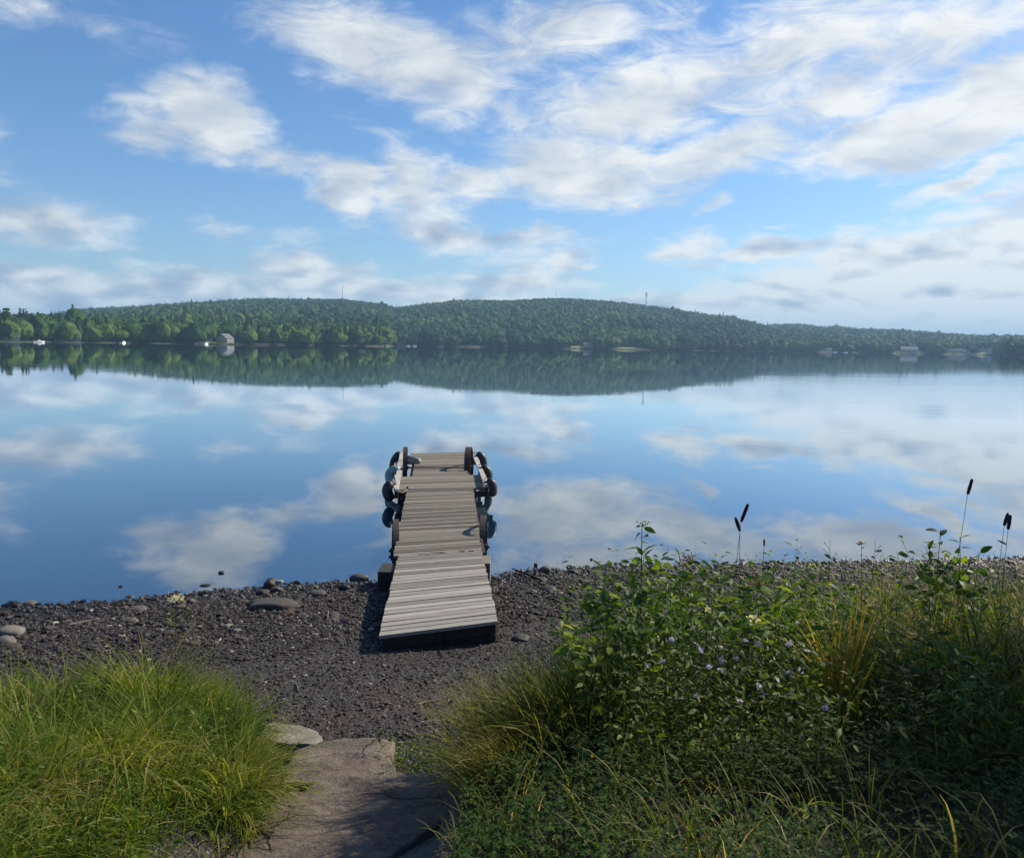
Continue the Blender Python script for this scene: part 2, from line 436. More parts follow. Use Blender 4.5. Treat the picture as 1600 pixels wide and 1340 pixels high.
# ---- the lake
def water_mat():
    m, T, out = base_mat('lake_water')
    pos = T.new('ShaderNodeNewGeometry').outputs['Position']
    mp = T.new('ShaderNodeMapping'); T.put(mp.inputs[0], pos); mp.inputs['Scale'].default_value = (.35, 1.0, 1)
    n1 = T.noise(mp.outputs[0], 2.2, 3, .55)
    mp2 = T.new('ShaderNodeMapping'); T.put(mp2.inputs[0], pos); mp2.inputs['Scale'].default_value = (.25, 1.2, 1); mp2.inputs['Rotation'].default_value = (0,0,R(-12))
    n2 = T.noise(mp2.outputs[0], .16, 3, .6)
    # ripples fade in by patches of breeze
    pt_ = T.noise(mp2.outputs[0], .012, 3, .5)
    amp = T.remap(pt_, .42, .66, .12, 1.0)
    sp = T.new('ShaderNodeSeparateXYZ'); T.put(sp.inputs[0], pos)
    far = T.remap(sp.outputs[1], 14, 90, 0.25, 1.0)
    h = T.math('ADD', T.math('MULTIPLY', n1, .0022), T.math('MULTIPLY', n2, .011))
    # a breath of wind on the right of the bay
    brz = T.math('MULTIPLY', T.remap(T.math('DIVIDE', sp.outputs[0], T.math('MAXIMUM', sp.outputs[1], 1.0)), .22, .42, 0, 1, True), T.math('MULTIPLY', T.remap(sp.outputs[1], 22, 30, 0, 1, True), T.remap(sp.outputs[1], 60, 110, 1, .25, True)))
    h = T.math('MULTIPLY', T.math('MULTIPLY', h, T.math('ADD', amp, T.math('MULTIPLY', brz, 2.2))), far)
    b = T.new('ShaderNodeBump'); b.inputs['Strength'].default_value = 1; b.inputs['Distance'].default_value = 1.0
    T.put(b.inputs['Height'], h)
    gl = T.new('ShaderNodeBsdfGlossy'); gl.inputs['Roughness'].default_value = 0.012; gl.inputs['Color'].default_value = (.93,.97,1,1)
    T.put(gl.inputs['Normal'], b.outputs[0])
    df = T.new('ShaderNodeBsdfDiffuse'); df.inputs[0].default_value = (.006,.022,.045,1)
    fr = T.new('ShaderNodeFresnel'); fr.inputs[0].default_value = 2.6
    fac = T.remap(fr.outputs[0], 0.26, 0.66, .30, .97)
    mx = T.new('ShaderNodeMixShader'); T.put(mx.inputs[0], fac); T.put(mx.inputs[1], df.outputs[0]); T.put(mx.inputs[2], gl.outputs[0])
    T.put(out.inputs[0], mx.outputs[0])
    return m
M['water'] = water_mat()
wv_ = MB(); wv_.add([(-9000,-60,0),(9000,-60,0),(9000,9000,0),(-9000,9000,0)], [(0,1,2,3)])
water = wv_.build('lake_water', M['water']); tag(water, kind='structure')

# ---- far hills, laid out in polar form round the bay
def layer(r0, pts, tree):
    A = [azel(x, y) for x, y in pts]
    return r0, np.array([a for a, e in A]), np.array([EYE.z + r0*math.tan(e)-tree for a, e in A])
LAY = [layer(3900, [(-400,505),(-200,500),(0,491),(60,488),(125,479),(190,475),(250,474),(330,480),(420,495),(520,520),(2200,545)], 46),
       layer(2500, [(-400,525),(-200,520),(0,510),(60,504),(120,494),(175,484),(200,476),(250,471),(325,467),(400,463),(430,463),(470,464),(535,464),(570,467),(600,471),(620,474),(660,482),(720,495),(800,512),(900,530),(2200,545)], 30),
       layer(1900, [(-400,540),(380,535),(420,520),(500,502),(560,488),(620,478),(640,475),(660,472),(700,468),(715,465),(780,466),(850,463),(890,463),(940,466),(1000,473),(1020,475),(1060,480),(1100,487),(1150,492),(1200,503),(1240,514),(1300,528),(1400,540),(2200,550)], 23),
       layer(2700, [(-400,540),(900,535),(1000,525),(1100,515),(1150,512),(1215,510),(1250,509),(1290,514),(1305,511),(1340,516),(1400,517),(1450,521),(1500,525),(1560,527),(1600,528),(1800,531),(2200,535)], 12),
       layer(1050, [(-400,505),(-100,508),(0,508),(100,512),(200,513),(300,516),(400,516),(500,516),(570,518),(600,522),(620,534),(700,536),(2200,548)], 12)]
_rs = [(-600,560),(-200,600),(0,640),(150,680),(300,700),(450,740),(590,780),(602,800),(612,960),(700,990),(800,1000),(1000,1060),(1240,1300),(1430,1400),(1550,1420),(1566,1400),(1572,1150),(1700,1100),(2200,1000)]
RSA = np.array([azel(x, 545)[0] for x, r in _rs]); RSR = np.array([r for x, r in _rs], float)
def far_shore(a): return np.interp(a, RSA, RSR) + 7*vnoise(np.asarray(a)*60, 0*np.asarray(a), 0, 3)
def far_z(a, r):
    rs = far_shore(a)
    z = np.where(r > rs, 0.5 + 3.0*smooth((r-rs)/60), np.clip((r-rs)*.05, -3, 0))
    for r0, AA, HH in LAY:
        H = np.interp(a, AA, HH)
        t = np.clip((r-rs-45)/(r0-rs-45), 0, 1)
        h = H*(1-(1-t)**1.45)
        h = np.where(r > r0, H*(1-np.clip((r-r0)/2600, 0, 1)**1.5), h)
        z = np.maximum(z, np.where(r > rs+45, h, -9))
    k = smooth((r-rs-80)/300)
    x, y = r*np.sin(a), r*np.cos(a)
    return z + k*(5*fbm(x/260, y/260, 0, 3, 21))*np.clip(z/60, 0, 1)
def far_point(px, py_=545, r=None, off=0):
    a, _ = azel(px, py_); r = (float(far_shore(np.array([a]))[0])+off) if r is None else r
    return Vector((r*math.sin(a), r*math.cos(a), float(far_z(np.array([a]), np.array([r]))[0]))), a, r
aa = np.linspace(-.82, .82, 420)
rr = np.concatenate([np.linspace(-30, 60, 16), np.linspace(75, 3800, 150), np.linspace(3900, 7000, 20)])
AAg, RRg = np.meshgrid(aa, rr)
RS = far_shore(AAg); RF = RS+RRg
ZF = far_z(AAg.ravel(), RF.ravel())
V = np.stack([(RF*np.sin(AAg)).ravel(), (RF*np.cos(AAg)).ravel(), ZF], 1)
nx, ny = len(aa), len(rr); i = np.arange((ny-1)*(nx-1)); a_ = (i//(nx-1))*nx + i % (nx-1)
M['meadow'] = solid('meadow_floor', (.05,.075,.02), (.03,.045,.012), .02, .95)
hill = make_mesh('hills', V, np.stack([a_, a_+1, a_+1+nx, a_+nx], 1), M['meadow'], smooth_sh=True); tag(hill, kind='structure')

# ---- the forest on the hills: one mass of crowns
def ico(sub):
    bm = bmesh.new(); bmesh.ops.create_icosphere(bm, subdivisions=sub, radius=1)
    V = np.array([v.co[:] for v in bm.verts]); F = np.array([[v.index for v in f.verts] for f in bm.faces]); bm.free()
    return V, F
IC1, IF1 = ico(1); IC2, IF2 = ico(2); IC3, IF3 = ico(3)
def forest_mat(name, stops, nsc=.35):
    m, T, out = base_mat(name)
    at = T.new('ShaderNodeAttribute', attribute_name='tint').outputs['Fac']
    pos = T.new('ShaderNodeNewGeometry').outputs['Position']
    n = T.noise(pos, nsc, 4, .6); n3 = T.noise(pos, .006, 3, .5)
    f = T.math('ADD', at, T.math('ADD', T.math('MULTIPLY', T.math('SUBTRACT', n, .5), .5), T.math('MULTIPLY', T.math('SUBTRACT', n3, .5), .7)), clamp=True)
    col = T.ramp(f, stops)
    p = T.new('ShaderNodeBsdfPrincipled'); T.put(p.inputs['Base Color'], col); p.inputs['Roughness'].default_value = .8; p.inputs['Specular IOR Level'].default_value = .15
    tr = T.new('ShaderNodeBsdfTranslucent'); T.put(tr.inputs[0], T.mixc(1.0, col, (1.3,1.3,.5), 'MULTIPLY'))
    mx = T.new('ShaderNodeMixShader'); mx.inputs[0].default_value = .25; T.put(mx.inputs[1], p.outputs[0]); T.put(mx.inputs[2], tr.outputs[0])
    T.put(out.inputs[0], mx.outputs[0]); return m
FS = [(0, (.006,.026,.009)), (.3, (.020,.062,.013)), (.6, (.055,.115,.018)), (.85, (.120,.175,.026)), (1, (.22,.22,.04))]
M['forest'] = forest_mat('forest_foliage', FS)
M['treeleaf'] = forest_mat('shore_tree_foliage', [(0, (.005,.020,.007)), (.35, (.016,.048,.011)), (.65, (.04,.085,.015)), (.9, (.09,.13,.022)), (1, (.16,.17,.035))], .8)
M['bark'] = solid('bark', (.09,.075,.06), (.04,.035,.03), 6, .9, 1.0, stretch=(1,1,.2))

def forest(n, amin, amax, seed):
    g = np.random.default_rng(seed)
    a = g.uniform(amin, amax, n); rs = far_shore(a)
    # uniform in area between the shore and just past the ridge
    rmax = np.full(n, 2000.0)
    px_edge = azel(560, 500)[0]; px_r = azel(1150, 500)[0]
    rmax = np.where(a < px_edge, 2640, rmax); rmax = np.where(a > px_r, 2840, rmax)
    r = np.sqrt(g.uniform(0, 1, n)*(rmax**2-(rs+40)**2) + (rs+40)**2)
    return a, r, rs
LAWNS = [(792,10,90),(900,13,45),(916,8,80),(985,24,40),(740,30,20),(350,30,26),(1291,10,26),(1345,14,24),(1495,16,36),(1541,10,70),(973,14,260),(1000,14,230),(806,10,150),(835,3,200),(1422,22,60),(1325,30,300)]
def clear_of_lawn(a, r, rs):
    k = np.ones(len(a), bool)
    for px, hw, dep in LAWNS:
        a0 = azel(px, 540)[0]
        near = (np.abs(a-a0) < hw/FPX)
        k &= ~(near & (r-rs < dep) & (r-rs > (dep-45 if dep > 140 else -1)))
    return k
a1, r1, rs1 = forest(21000, -.70, .70, 5)
extra_n = 2600
g = np.random.default_rng(9)
a2 = g.uniform(-.70, azel(330, 500)[0], extra_n); r2 = g.uniform(2900, 3980, extra_n); rs2 = far_shore(a2)
a3 = g.uniform(-.70, .70, 3600); rs3 = far_shore(a3); r3 = rs3 + 7 + g.uniform(0, 1, 3600)**1.3*160
Aall = np.concatenate([a1, a2, a3]); Rall = np.concatenate([r1, r2, r3]); RSall = np.concatenate([rs1, rs2, rs3])
kk = clear_of_lawn(Aall, Rall, RSall); Aall, Rall, RSall = Aall[kk], Rall[kk], RSall[kk]
N = len(Aall); g = np.random.default_rng(3)
xx, yy = Rall*np.sin(Aall), Rall*np.cos(Aall); zz_ = far_z(Aall, Rall)
stand = fbm(xx/180, yy/180, 0, 3, 44)
conif = (g.uniform(0, 1, N) < np.clip(.03 + stand*.7 + .12*(xx < -500), .0, .4))
rad = g.uniform(5.0, 9.5, N)*np.where(conif, .55, 1)*np.where(Rall > 2800, 1.5, np.where(Rall > 2200, 1.15, 1)); hh = np.where(conif, g.uniform(11, 20, N), g.uniform(9, 16, N))
tall = g.uniform(0, 1, N) < .01; hh = np.where(tall, hh*1.3, hh)
tint = np.clip(.45 + stand*.55 + g.normal(0, .11, N) - conif*.22, 0, 1)
def crowns(idx, cone):
    n = len(idx)
    base = IC2.copy() if not cone else IC1.copy(); Fb = IF2 if not cone else IF1
    nv = len(base)
    Vb = np.repeat(base[None], n, 0)
    ph = g.uniform(0, 50, (n, 1))
    jit = fbm(Vb[:,:,0]*2.1+ph, Vb[:,:,1]*2.1, Vb[:,:,2]*2.1+ph, 2, 4)
    Vb = Vb*(1+.55*jit[:,:,None])
    if cone:
        t = (Vb[:,:,2]+1)/2; s = np.clip(1.15-t*1.05, .05, 1)
        Vb[:,:,0] *= s; Vb[:,:,1] *= s
    S = np.stack([rad[idx], rad[idx], hh[idx]*.5], 1)
    Vb = Vb*S[:,None,:] + np.stack([xx[idx], yy[idx], zz_[idx]+hh[idx]*.56], 1)[:,None,:]
    Fo = Fb[None] + (np.arange(n)*nv)[:,None,None]
    return Vb.reshape(-1, 3), Fo.reshape(-1, 3), np.repeat(tint[idx], nv)
def clumps(idx, m, size):
    n = len(idx)*m
    d = g.normal(size=(n, 3)); d /= np.linalg.norm(d, axis=1)[:,None]; d[:,2] = np.where(d[:,2] < -.3, -d[:,2], d[:,2])
    k = np.repeat(idx, m); cn = conif[k]
    t = (d[:,2]+1)/2; sc = np.where(cn, np.clip(1.15-t*1.05, .05, 1), 1)
    c = np.stack([d[:,0]*rad[k]*sc, d[:,1]*rad[k]*sc, d[:,2]*hh[k]*.5], 1)*g.uniform(.9, 1.2, (n,1)) + np.stack([xx[k], yy[k], zz_[k]+hh[k]*.56], 1)
    u = g.normal(size=(n, 3)); u /= np.linalg.norm(u, axis=1)[:,None]
    v = np.cross(u, g.normal(size=(n, 3))); v /= np.linalg.norm(v, axis=1)[:,None]
    s = g.uniform(.5, 1.0, (n, 1))*size
    P = np.stack([c+u*s, c-u*s*.5+v*s*.8, c-u*s*.5-v*s*.8], 1)
    return P.reshape(-1, 3), np.arange(n*3).reshape(-1, 3), np.repeat(np.clip(tint[k]+g.normal(0, .15, n), 0, 1), 3)
parts = [crowns(np.where(~conif)[0], False), crowns(np.where(conif)[0], True)]
nearI = np.where(Rall < 1700)[0]
parts += [clumps(nearI, 14, 1.7), clumps(np.where(Rall >= 1700)[0], 5, 2.2)]
Vs, Fs_, Ts, off = [], [], [], 0
for v_, f_, t_ in parts:
    Vs.append(v_); Fs_.append(f_+off); Ts.append(t_); off += len(v_)
fo = make_mesh('forest', np.concatenate(Vs), np.concatenate(Fs_), M['forest'], tint=np.concatenate(Ts))
tag(fo, 'dense green forest covering the far hills across the lake', 'forest', kind='stuff')

# ================================================================== ACROSS THE LAKE
# ---- individual trees along the far shore: five kinds built once, then copied
def shore_tree(kind, seed):
    g = np.random.default_rng(seed)
    root = empty('conifer_tree' if kind == 'conifer' else 'broadleaf_tree')
    H = 1.0
    tb = MB(); tb.tube([(0,0,-.05),(0.01,0,.3),(0,.01,.75)], [.03,.022,.008], 7)
    if kind != 'conifer':
        for k in range(6):
            an = g.uniform(0, 6.28); z0 = g.uniform(.25, .5); L = g.uniform(.15, .28)
            tb.tube([(0,0,z0),(math.cos(an)*L*.5, math.sin(an)*L*.5, z0+L*.5),(math.cos(an)*L, math.sin(an)*L, z0+L*.9)], [.012,.008,.003], 5)
    tb.build('trunk', M['bark'], root)
    n = 1500
    if kind == 'conifer':
        t = g.uniform(0, 1, n)**.8; lay = np.floor(t*11)/11+.02*g.uniform(0,1,n)
        rr_ = (1-lay)*.20*g.uniform(.45, 1.05, n)+.01; an = g.uniform(0, 6.283, n)
        c = np.stack([rr_*np.cos(an), rr_*np.sin(an), .1+lay*.88-rr_*.25], 1); size = .028
    else:
        nb = 9 if kind == 'round' else 7
        bc = g.normal(size=(nb, 3)); bc /= np.linalg.norm(bc, axis=1)[:,None]
        W_ = .30 if kind == 'round' else .17
        bc = bc*np.array([W_*.6, W_*.6, .24]) + np.array([0, 0, .58]); br = g.uniform(.11, .19, nb)*(1 if kind == 'round' else .8)
        k = g.integers(0, nb, n); d = g.normal(size=(n,3)); d /= np.linalg.norm(d, axis=1)[:,None]
        c = bc[k] + d*br[k][:,None]*g.uniform(.75, 1.1, (n,1)); size = .034
    u = g.normal(size=(n,3)); u /= np.linalg.norm(u, axis=1)[:,None]; v = np.cross(u, g.normal(size=(n,3))); v /= np.linalg.norm(v, axis=1)[:,None]
    s = g.uniform(.6, 1.3, (n,1))*size
    P = np.stack([c+u*s, c+v*s, c-u*s, c-v*s], 1).reshape(-1,3)
    ti = np.repeat(np.clip((.62 if kind != 'conifer' else .25)+g.normal(0, .16, n), 0, 1), 4)
    make_mesh('crown', P, np.arange(4*n).reshape(-1,4), M['treeleaf'], root, ti)
    return root
protos = {'round': [shore_tree('round', 1), shore_tree('round', 2), shore_tree('round', 3)], 'tall': [shore_tree('tall', 4), shore_tree('tall', 5)], 'conifer': [shore_tree('conifer', 6), shore_tree('conifer', 7)]}
used = set()
def put_tree(kind, px, off, h, wide, label, cat, group):
    p, a, r = far_point(px, off=off)
    src = random.choice(protos[kind])
    o = src if src.name not in used else copy_tree(src)
    used.add(src.name)
    o.location = p - Vector((0,0,.6)); o.rotation_euler = (0, 0, random.uniform(0, 6.28)); o.scale = (h*wide, h*wide, h)
    tag(o, label, cat, group)
STR = [(-20, 300, 'far left shore', 34), (300, 610, 'shore around the cream gabled boathouse', 34), (612, 1000, 'middle of the far shore', 44), (1000, 1600, 'hazy right end of the far shore', 52)]
for x0, x1, where, cnt in STR:
    for k in range(cnt):
        px = x0 + (x1-x0)*(k+random.random())/cnt
        if any(abs(px-lx) < hw+3 and dep < 120 for lx, hw, dep in LAWNS): continue
        kind = random.choices(['round','tall','conifer'], [6, 3, 2.2 if px < 300 else .8])[0]
        h = random.uniform(9, 14.5)*(1.25 if kind == 'conifer' else 1)*(0.8 if px < 300 else 1)
        nm = {'round':'rounded leafy tree','tall':'slender upright leafy tree','conifer':'dark pointed conifer'}[kind]
        put_tree(kind, px, random.uniform(5, 20), h, random.uniform(.9, 1.25), '%s at the %s' % (nm, where), 'tree', '%s trees along the %s' % ({'round':'rounded','tall':'slender','conifer':'conifer'}[kind], where))
put_tree('conifer', 34, 12, 21, 1.5, 'broad dark conifer standing nearest the pale shed at far left', 'tree', None)
put_tree('conifer', 52, 14, 20, 1.7, 'wide black-green conifer just inland of the leftmost white boat', 'tree', None)
put_tree('conifer', 10, 12, 24, 1.0, 'tallest spiky conifer at the left edge of the picture', 'tree', None)
put_tree('round', 248, 8, 17, 1.3, 'big sunlit yellow-green rounded tree on the left shore', 'tree', None)
put_tree('round', 268, 6, 11, 1.2, 'small yellowish tree right of the big sunlit rounded one', 'tree', None)
put_tree('tall', 602, 5, 18, 1.5, 'tall pale tree on the tip of the wooded point', 'tree', None)

# ---- lawns, houses, boats, masts
M['lawn'] = solid('lawn', (.20,.22,.06), (.13,.16,.04), .05, .95)
M['sand'] = solid('shore_sand', (.11,.10,.075), (.06,.055,.04), .3, .95)
def wallm(n, c): M[n] = solid(n, c, tuple(v*.85 for v in c), 1.5, .8)
wallm('house_cream', (.50,.45,.34)); wallm('house_white', (.42,.42,.41)); wallm('house_brown', (.09,.07,.05)); wallm('house_grey', (.27,.28,.30)); wallm('house_tan', (.5,.38,.25))
wallm('roof_dark', (.10,.10,.11)); wallm('roof_pale', (.16,.175,.185)); wallm('roof_brown', (.13,.09,.07)); wallm('glass', (.03,.04,.05)); wallm('trim_white', (.8,.8,.8)); wallm('red_hull', (.3,.05,.04)); wallm('tarp', (.05,.12,.25))
def patch(name, px, hw, depth, off0, mat, kind='structure', h=.16):
    """a strip of cleared ground following the far shore"""
    a0, a1_ = azel(px-hw, 540)[0], azel(px+hw, 540)[0]
    A = np.linspace(a0, a1_, 14); D = np.linspace(off0, off0+depth, 8)
    AA, DD = np.meshgrid(A, D); rs = far_shore(AA); rr_ = rs+DD+3*vnoise(AA*300, DD/9, 0, 8)
    z = far_z(AA.ravel(), rr_.ravel())+h+.5
    V = np.stack([(rr_*np.sin(AA)).ravel(), (rr_*np.cos(AA)).ravel(), z], 1)
    i = np.arange(7*13); a = (i//13)*14 + i % 13
    return tag(make_mesh(name, V, np.stack([a,a+1,a+15,a+14],1), mat, smooth_sh=True), kind=kind)
for px, hw, dep in LAWNS:
    if dep < 120: patch('lawn', px, hw*.9, dep*.9, 3, M['lawn'])
for px, hw, o in ((450,60,0),(575,28,0),(205,20,0),(330,26,0),(738,26,0),(985,30,0),(1300,24,0),(1500,30,0)):
    patch('beach', px, hw, 5, -1.5, M['sand'], h=.05)
def house(px, w_, d_, hw_, roofh, wall, roof, label, off=12, rz=0.0, name='house', windows=3, gable_front=False, chimney=False, cat='house'):
    p, a, r = far_point(px, off=off)
    root = empty(name, p, -a + rz + (math.pi/2 if gable_front else 0), label, cat)
    wb = MB(); wb.box((0,0,hw_/2-.3),(w_,d_,hw_+.6))
    # gables
    for sx in (-1, 1):
        wb.add([(sx*w_/2,-d_/2,hw_),(sx*w_/2,d_/2,hw_),(sx*w_/2,0,hw_+roofh-.15)], [(0,1,2)])
    wb.build('wall', M[wall], root)
    rb = MB(); o_ = .5; t = .18
    for sy in (-1, 1):
        e = (sy*(d_/2+o_), hw_-roofh*o_/(d_/2))
        P = [(-w_/2-o_, e[0], e[1]), (w_/2+o_, e[0], e[1]), (w_/2+o_, 0, hw_+roofh), (-w_/2-o_, 0, hw_+roofh)]
        rb.hexa(P + [(x, y, z+t) for x, y, z in P])
    rf = rb.build('roof', M[roof], root)
    if chimney:
        cb = MB(); cb.box((w_*.25, .3, hw_+roofh+.3),(.8,.8,1.6)); cb.box((w_*.25,.3,hw_+roofh+1.16),(1,1,.14)); cb.build('chimney', M['house_tan'], rf)
    for k in range(windows):
        x = -w_/2 + w_*(k+.5)/windows
        if k == windows//2 and windows > 1:
            db = MB(); db.box((x,-d_/2-.03,1.05),(1.1,.08,2.1)); dd = db.build('door', M['roof_brown'], root)
            hb = MB(); hb.box((x+.4,-d_/2-.1,1.05),(.08,.08,.2)); hb.build('handle', M['trim_white'], dd)
            continue
        fb_ = MB()
        for sx in (-1, 1): fb_.box((x+sx*.65,-d_/2-.04,1.6),(.12,.1,1.42))
        for sz in (-1, 1): fb_.box((x,-d_/2-.045,1.6+sz*.66),(1.2,.1,.12))
        wn_ = fb_.build('window', M['trim_white'], root)
        pb = MB(); pb.box((x,-d_/2-.015,1.6),(1.18,.05,1.2)); pb.build('pane', M['glass'], wn_)
    return root
house(14, 13, 6, 3, 1.6, 'house_grey', 'roof_pale', 'long low pale grey shed at the left end of the far shore', off=10)
house(107, 17, 6, 2.6, 1.2, 'house_grey', 'roof_pale', 'very long low grey building under dark trees on the left shore', off=14, windows=5)
house(139, 5, 5, 5.5, 2.2, 'house_white', 'roof_pale', 'narrow white cottage half hidden by trees on the left shore', off=24)
house(162, 8, 6, 2.6, 1.4, 'house_grey', 'roof_pale', 'low grey cabin with pale roof right of the narrow white cottage', off=20)
house(326, 6, 5, 3.2, 2, 'house_white', 'roof_dark', 'small white-fronted cabin left of the cream gabled boathouse', off=26)
house(352, 7, 14, 4.0, 4.0, 'house_cream', 'roof_pale', 'cream boathouse with steep gable end at the water edge', off=14, rz=-.9, gable_front=True, windows=3)
house(387, 8, 9, 4, 3.4, 'house_brown', 'roof_pale', 'dark brown chalet with pale sloping roof right of the boathouse', off=16, rz=.5, gable_front=True)
house(626, 9, 6, 3, 1.8, 'house_grey', 'roof_pale', 'grey lakeside cottage just right of the wooded point', off=9)
house(690, 6, 5, 3, 1.6, 'house_tan', 'roof_brown', 'small tan cabin on the shore below the main hill', off=10)
house(733, 9, 6, 3, 1.8, 'house_white', 'roof_pale', 'low white house at the left end of the long lawn', off=26)
house(792, 17, 7, 3, 1.8, 'house_cream', 'roof_pale', 'long cream house at the top of the bright square lawn', off=62)
house(812, 12, 7, 3.4, 2, 'house_white', 'roof_pale', 'white house on the rise behind the bright square lawn', off=150)
house(818, 9, 6, 3, 1.8, 'house_grey', 'roof_pale', 'grey-roofed house at the foot of the slope right of the bright lawn', off=40)
house(870, 10, 6, 3, 2, 'house_grey', 'roof_pale', 'pale grey cottage left of the tan house by the lawn', off=20)
house(919, 12, 7, 4, 2.6, 'house_tan', 'roof_pale', 'tan gabled house with a chimney beside the middle lawn', off=22, chimney=True)
house(971, 16, 8, 4, 2.4, 'house_cream', 'roof_pale', 'cream house with long pale roof high on the hillside clearing', off=255, windows=4)
house(985, 9, 7, 4, 2.4, 'house_tan', 'roof_brown', 'tan house right of the long-roofed one in the hillside clearing', off=235)
house(1027, 10, 7, 4, 2.6, 'house_white', 'roof_pale', 'white house at the right end of the yellow-green lawn', off=30)
house(1291, 16, 8, 3.4, 2.4, 'house_tan', 'roof_pale', 'pinkish tan house on the hazy right shore', off=18, windows=4)
house(1318, 14, 9, 4, 3, 'house_white', 'roof_pale', 'small white house high on the hazy right hillside', off=420)
house(1420, 24, 16, 5, 4.5, 'house_grey', 'roof_pale', 'large pale grey hall with a wide gable at the right shore', off=26, gable_front=False, rz=.15, windows=5, chimney=True)
house(1490, 26, 9, 4.5, 3, 'house_cream', 'roof_pale', 'long cream house right of the large grey hall', off=24, windows=5)
house(1508, 14, 8, 3.6, 2.4, 'house_white', 'roof_pale', 'low white house right of the long cream house', off=20)
house(1535, 12, 9, 5, 4, 'house_white', 'roof_dark', 'white gabled house low on the right shore slope', off=60, gable_front=True)
house(1547, 12, 9, 6, 4, 'house_white', 'roof_pale', 'white house nearest the dark wooded point at the right edge', off=30, gable_front=True)
def boat(px, off, L, label, cover=None, hull='trim_white', rz=0.0):
    a, _ = azel(px, 540); r = float(far_shore(np.array([a]))[0])-off
    root = empty('moored_boat', (r*math.sin(a), r*math.cos(a), 0.0), -a+rz, label, 'boat')
    n = 12; V = []; F = []
    for i in range(n+1):
        t = i/n; x = (t-.5)*L; wd = L*.17*(1-max(0, (t-.55)/.45)**2.2)+.02; top = .75+.35*t*t
        for (yy_, z) in ((-wd, top), (-wd*.75, .05), (0, -.2), (wd*.75, .05), (wd, top), (wd*.85, top-.02), (0, .45), (-wd*.85, top-.02)):
            V.append((x, yy_, z))
    for i in range(n):
        for k in range(8): F.append((i*8+k, i*8+(k+1)%8, (i+1)*8+(k+1)%8, (i+1)*8+k))
    F.append(tuple()); F.pop()
    b = MB(); b.add(V, F); b.add([V[k] for k in (0,1,3,4)], [(0,1,2,3)]); b.build('hull', M[hull], root, True)
    c = MB(); c.hexa([(-L*.1,-L*.12,.7),(L*.2,-L*.1,.7),(L*.2,L*.1,.7),(-L*.1,L*.12,.7),(-L*.06,-L*.1,1.9),(L*.1,-L*.08,1.9),(L*.1,L*.08,1.9),(-L*.06,L*.1,1.9)])
    cb = c.build('cabin', M['trim_white' if not cover else cover], root)
    wn_ = MB(); wn_.box((L*.02,-L*.112,1.45),(L*.12,.04,.35)); wn_.build('window', M['glass'], cb)
    e = MB(); e.box((-L*.52,0,.8),(.4,.4,.8)); e.box((-L*.54,0,.2),(.16,.2,.9)); e.build('outboard_motor', M['roof_dark'], root)
boat(61, 40, 6.5, 'white motorboat moored farthest left, off the dark conifers', 'trim_white', rz=.2)
boat(193, 8, 5.5, 'bright white boat close to the left shore below rounded trees', None, rz=1.0)
boat(322, 10, 4.5, 'small white boat just left of the cream boathouse', None, rz=.8)
boat(637, 22, 5, 'left one of two white boats moored right of the wooded point', 'trim_white', rz=.1)
boat(647, 24, 6, 'right one of two white boats moored right of the wooded point', 'trim_white', rz=-.2)
boat(902, 14, 3.6, 'tiny white boat in front of the middle lawn', None)
boat(1305, 14, 6.5, 'bright white boat on the hazy right shore by the pinkish house', None, rz=.5)
boat(1322, 18, 7, 'pale boat right of the bright one on the hazy right shore', 'house_grey', rz=.6)
def pier(px, L, label):
    p, a, r = far_point(px, off=0)
    root = empty('jetty', (p.x, p.y, 0), -a, label, 'jetty')
    b = MB(); b.box((0,-L/2,.62),(1.6,L,.12)); b.build('deck', M['roof_pale'], root)
    for k in range(4):
        for sx in (-1, 1):
            q = MB(); q.box((sx*.7,-L*(k+.5)/4,.05),(.16,.16,1.1)); q.build('post', M['house_tan'], root)
pier(315, 12, 'pale jetty beside the small white boat on the left shore')
pier(708, 12, 'pale jetty on the shore below the main hill')
pier(1040, 14, 'pale jetty at the right end of the yellow-green lawn')
pier(1375, 18, 'pale jetty left of the large grey hall')

M['steel'] = solid('mast_steel', (.16,.16,.17), (.12,.12,.13), 1, .6, metal=.3)
def mast(px, ptop, r, w_, label, name='radio_mast', antennas=False):
    a, e1 = azel(px, ptop)
    z0 = float(far_z(np.array([a]), np.array([r]))[0]); z1 = EYE.z + r*math.tan(e1); H = z1-z0
    root = empty(name, (r*math.sin(a), r*math.cos(a), z0), -a, label, 'mast')
    b = MB(); legs = [(w_*math.cos(t), w_*math.sin(t)) for t in (0.5, 2.6, 4.7)]
    for lx, ly in legs: b.tube([(lx, ly, -1), (lx*.6, ly*.6, H)], w_*.16+.06, 5)
    nst = int(H/(w_*2.2)); 
    for k in range(nst):
        za, zb = H*k/nst, H*(k+1)/nst
        for j in range(3):
            sA, sB = 1-.4*k/nst, 1-.4*(k+1)/nst
            b.tube([(legs[j][0]*sA, legs[j][1]*sA, za), (legs[(j+1)%3][0]*sB, legs[(j+1)%3][1]*sB, zb)], .09, 4)
    b.build('lattice', M['steel'], root)
    if antennas:
        for f in (1.0, .93, .84):
            q = MB()
            for t in range(6):
                an = t*math.pi/3; q.box((math.cos(an)*2.6, math.sin(an)*2.6, H*f-.4), (.45,.45,2.6), an); q.tube([(0,0,H*f-.4),(math.cos(an)*2.6, math.sin(an)*2.6, H*f-.4)], .09, 4)
            q.build('antenna_array', M['house_grey'], root)
    else:
        q = MB(); q.tube([(0,0,H-.5),(0,0,H+4)], .08, 5); q.build('whip_antenna', M['steel'], root)
mast(535, 447, 2440, .9, 'thin red-grey radio mast on the left hill top')
mast(869, 454, 1900, .35, 'faint needle-thin mast on the crest of the main hill')
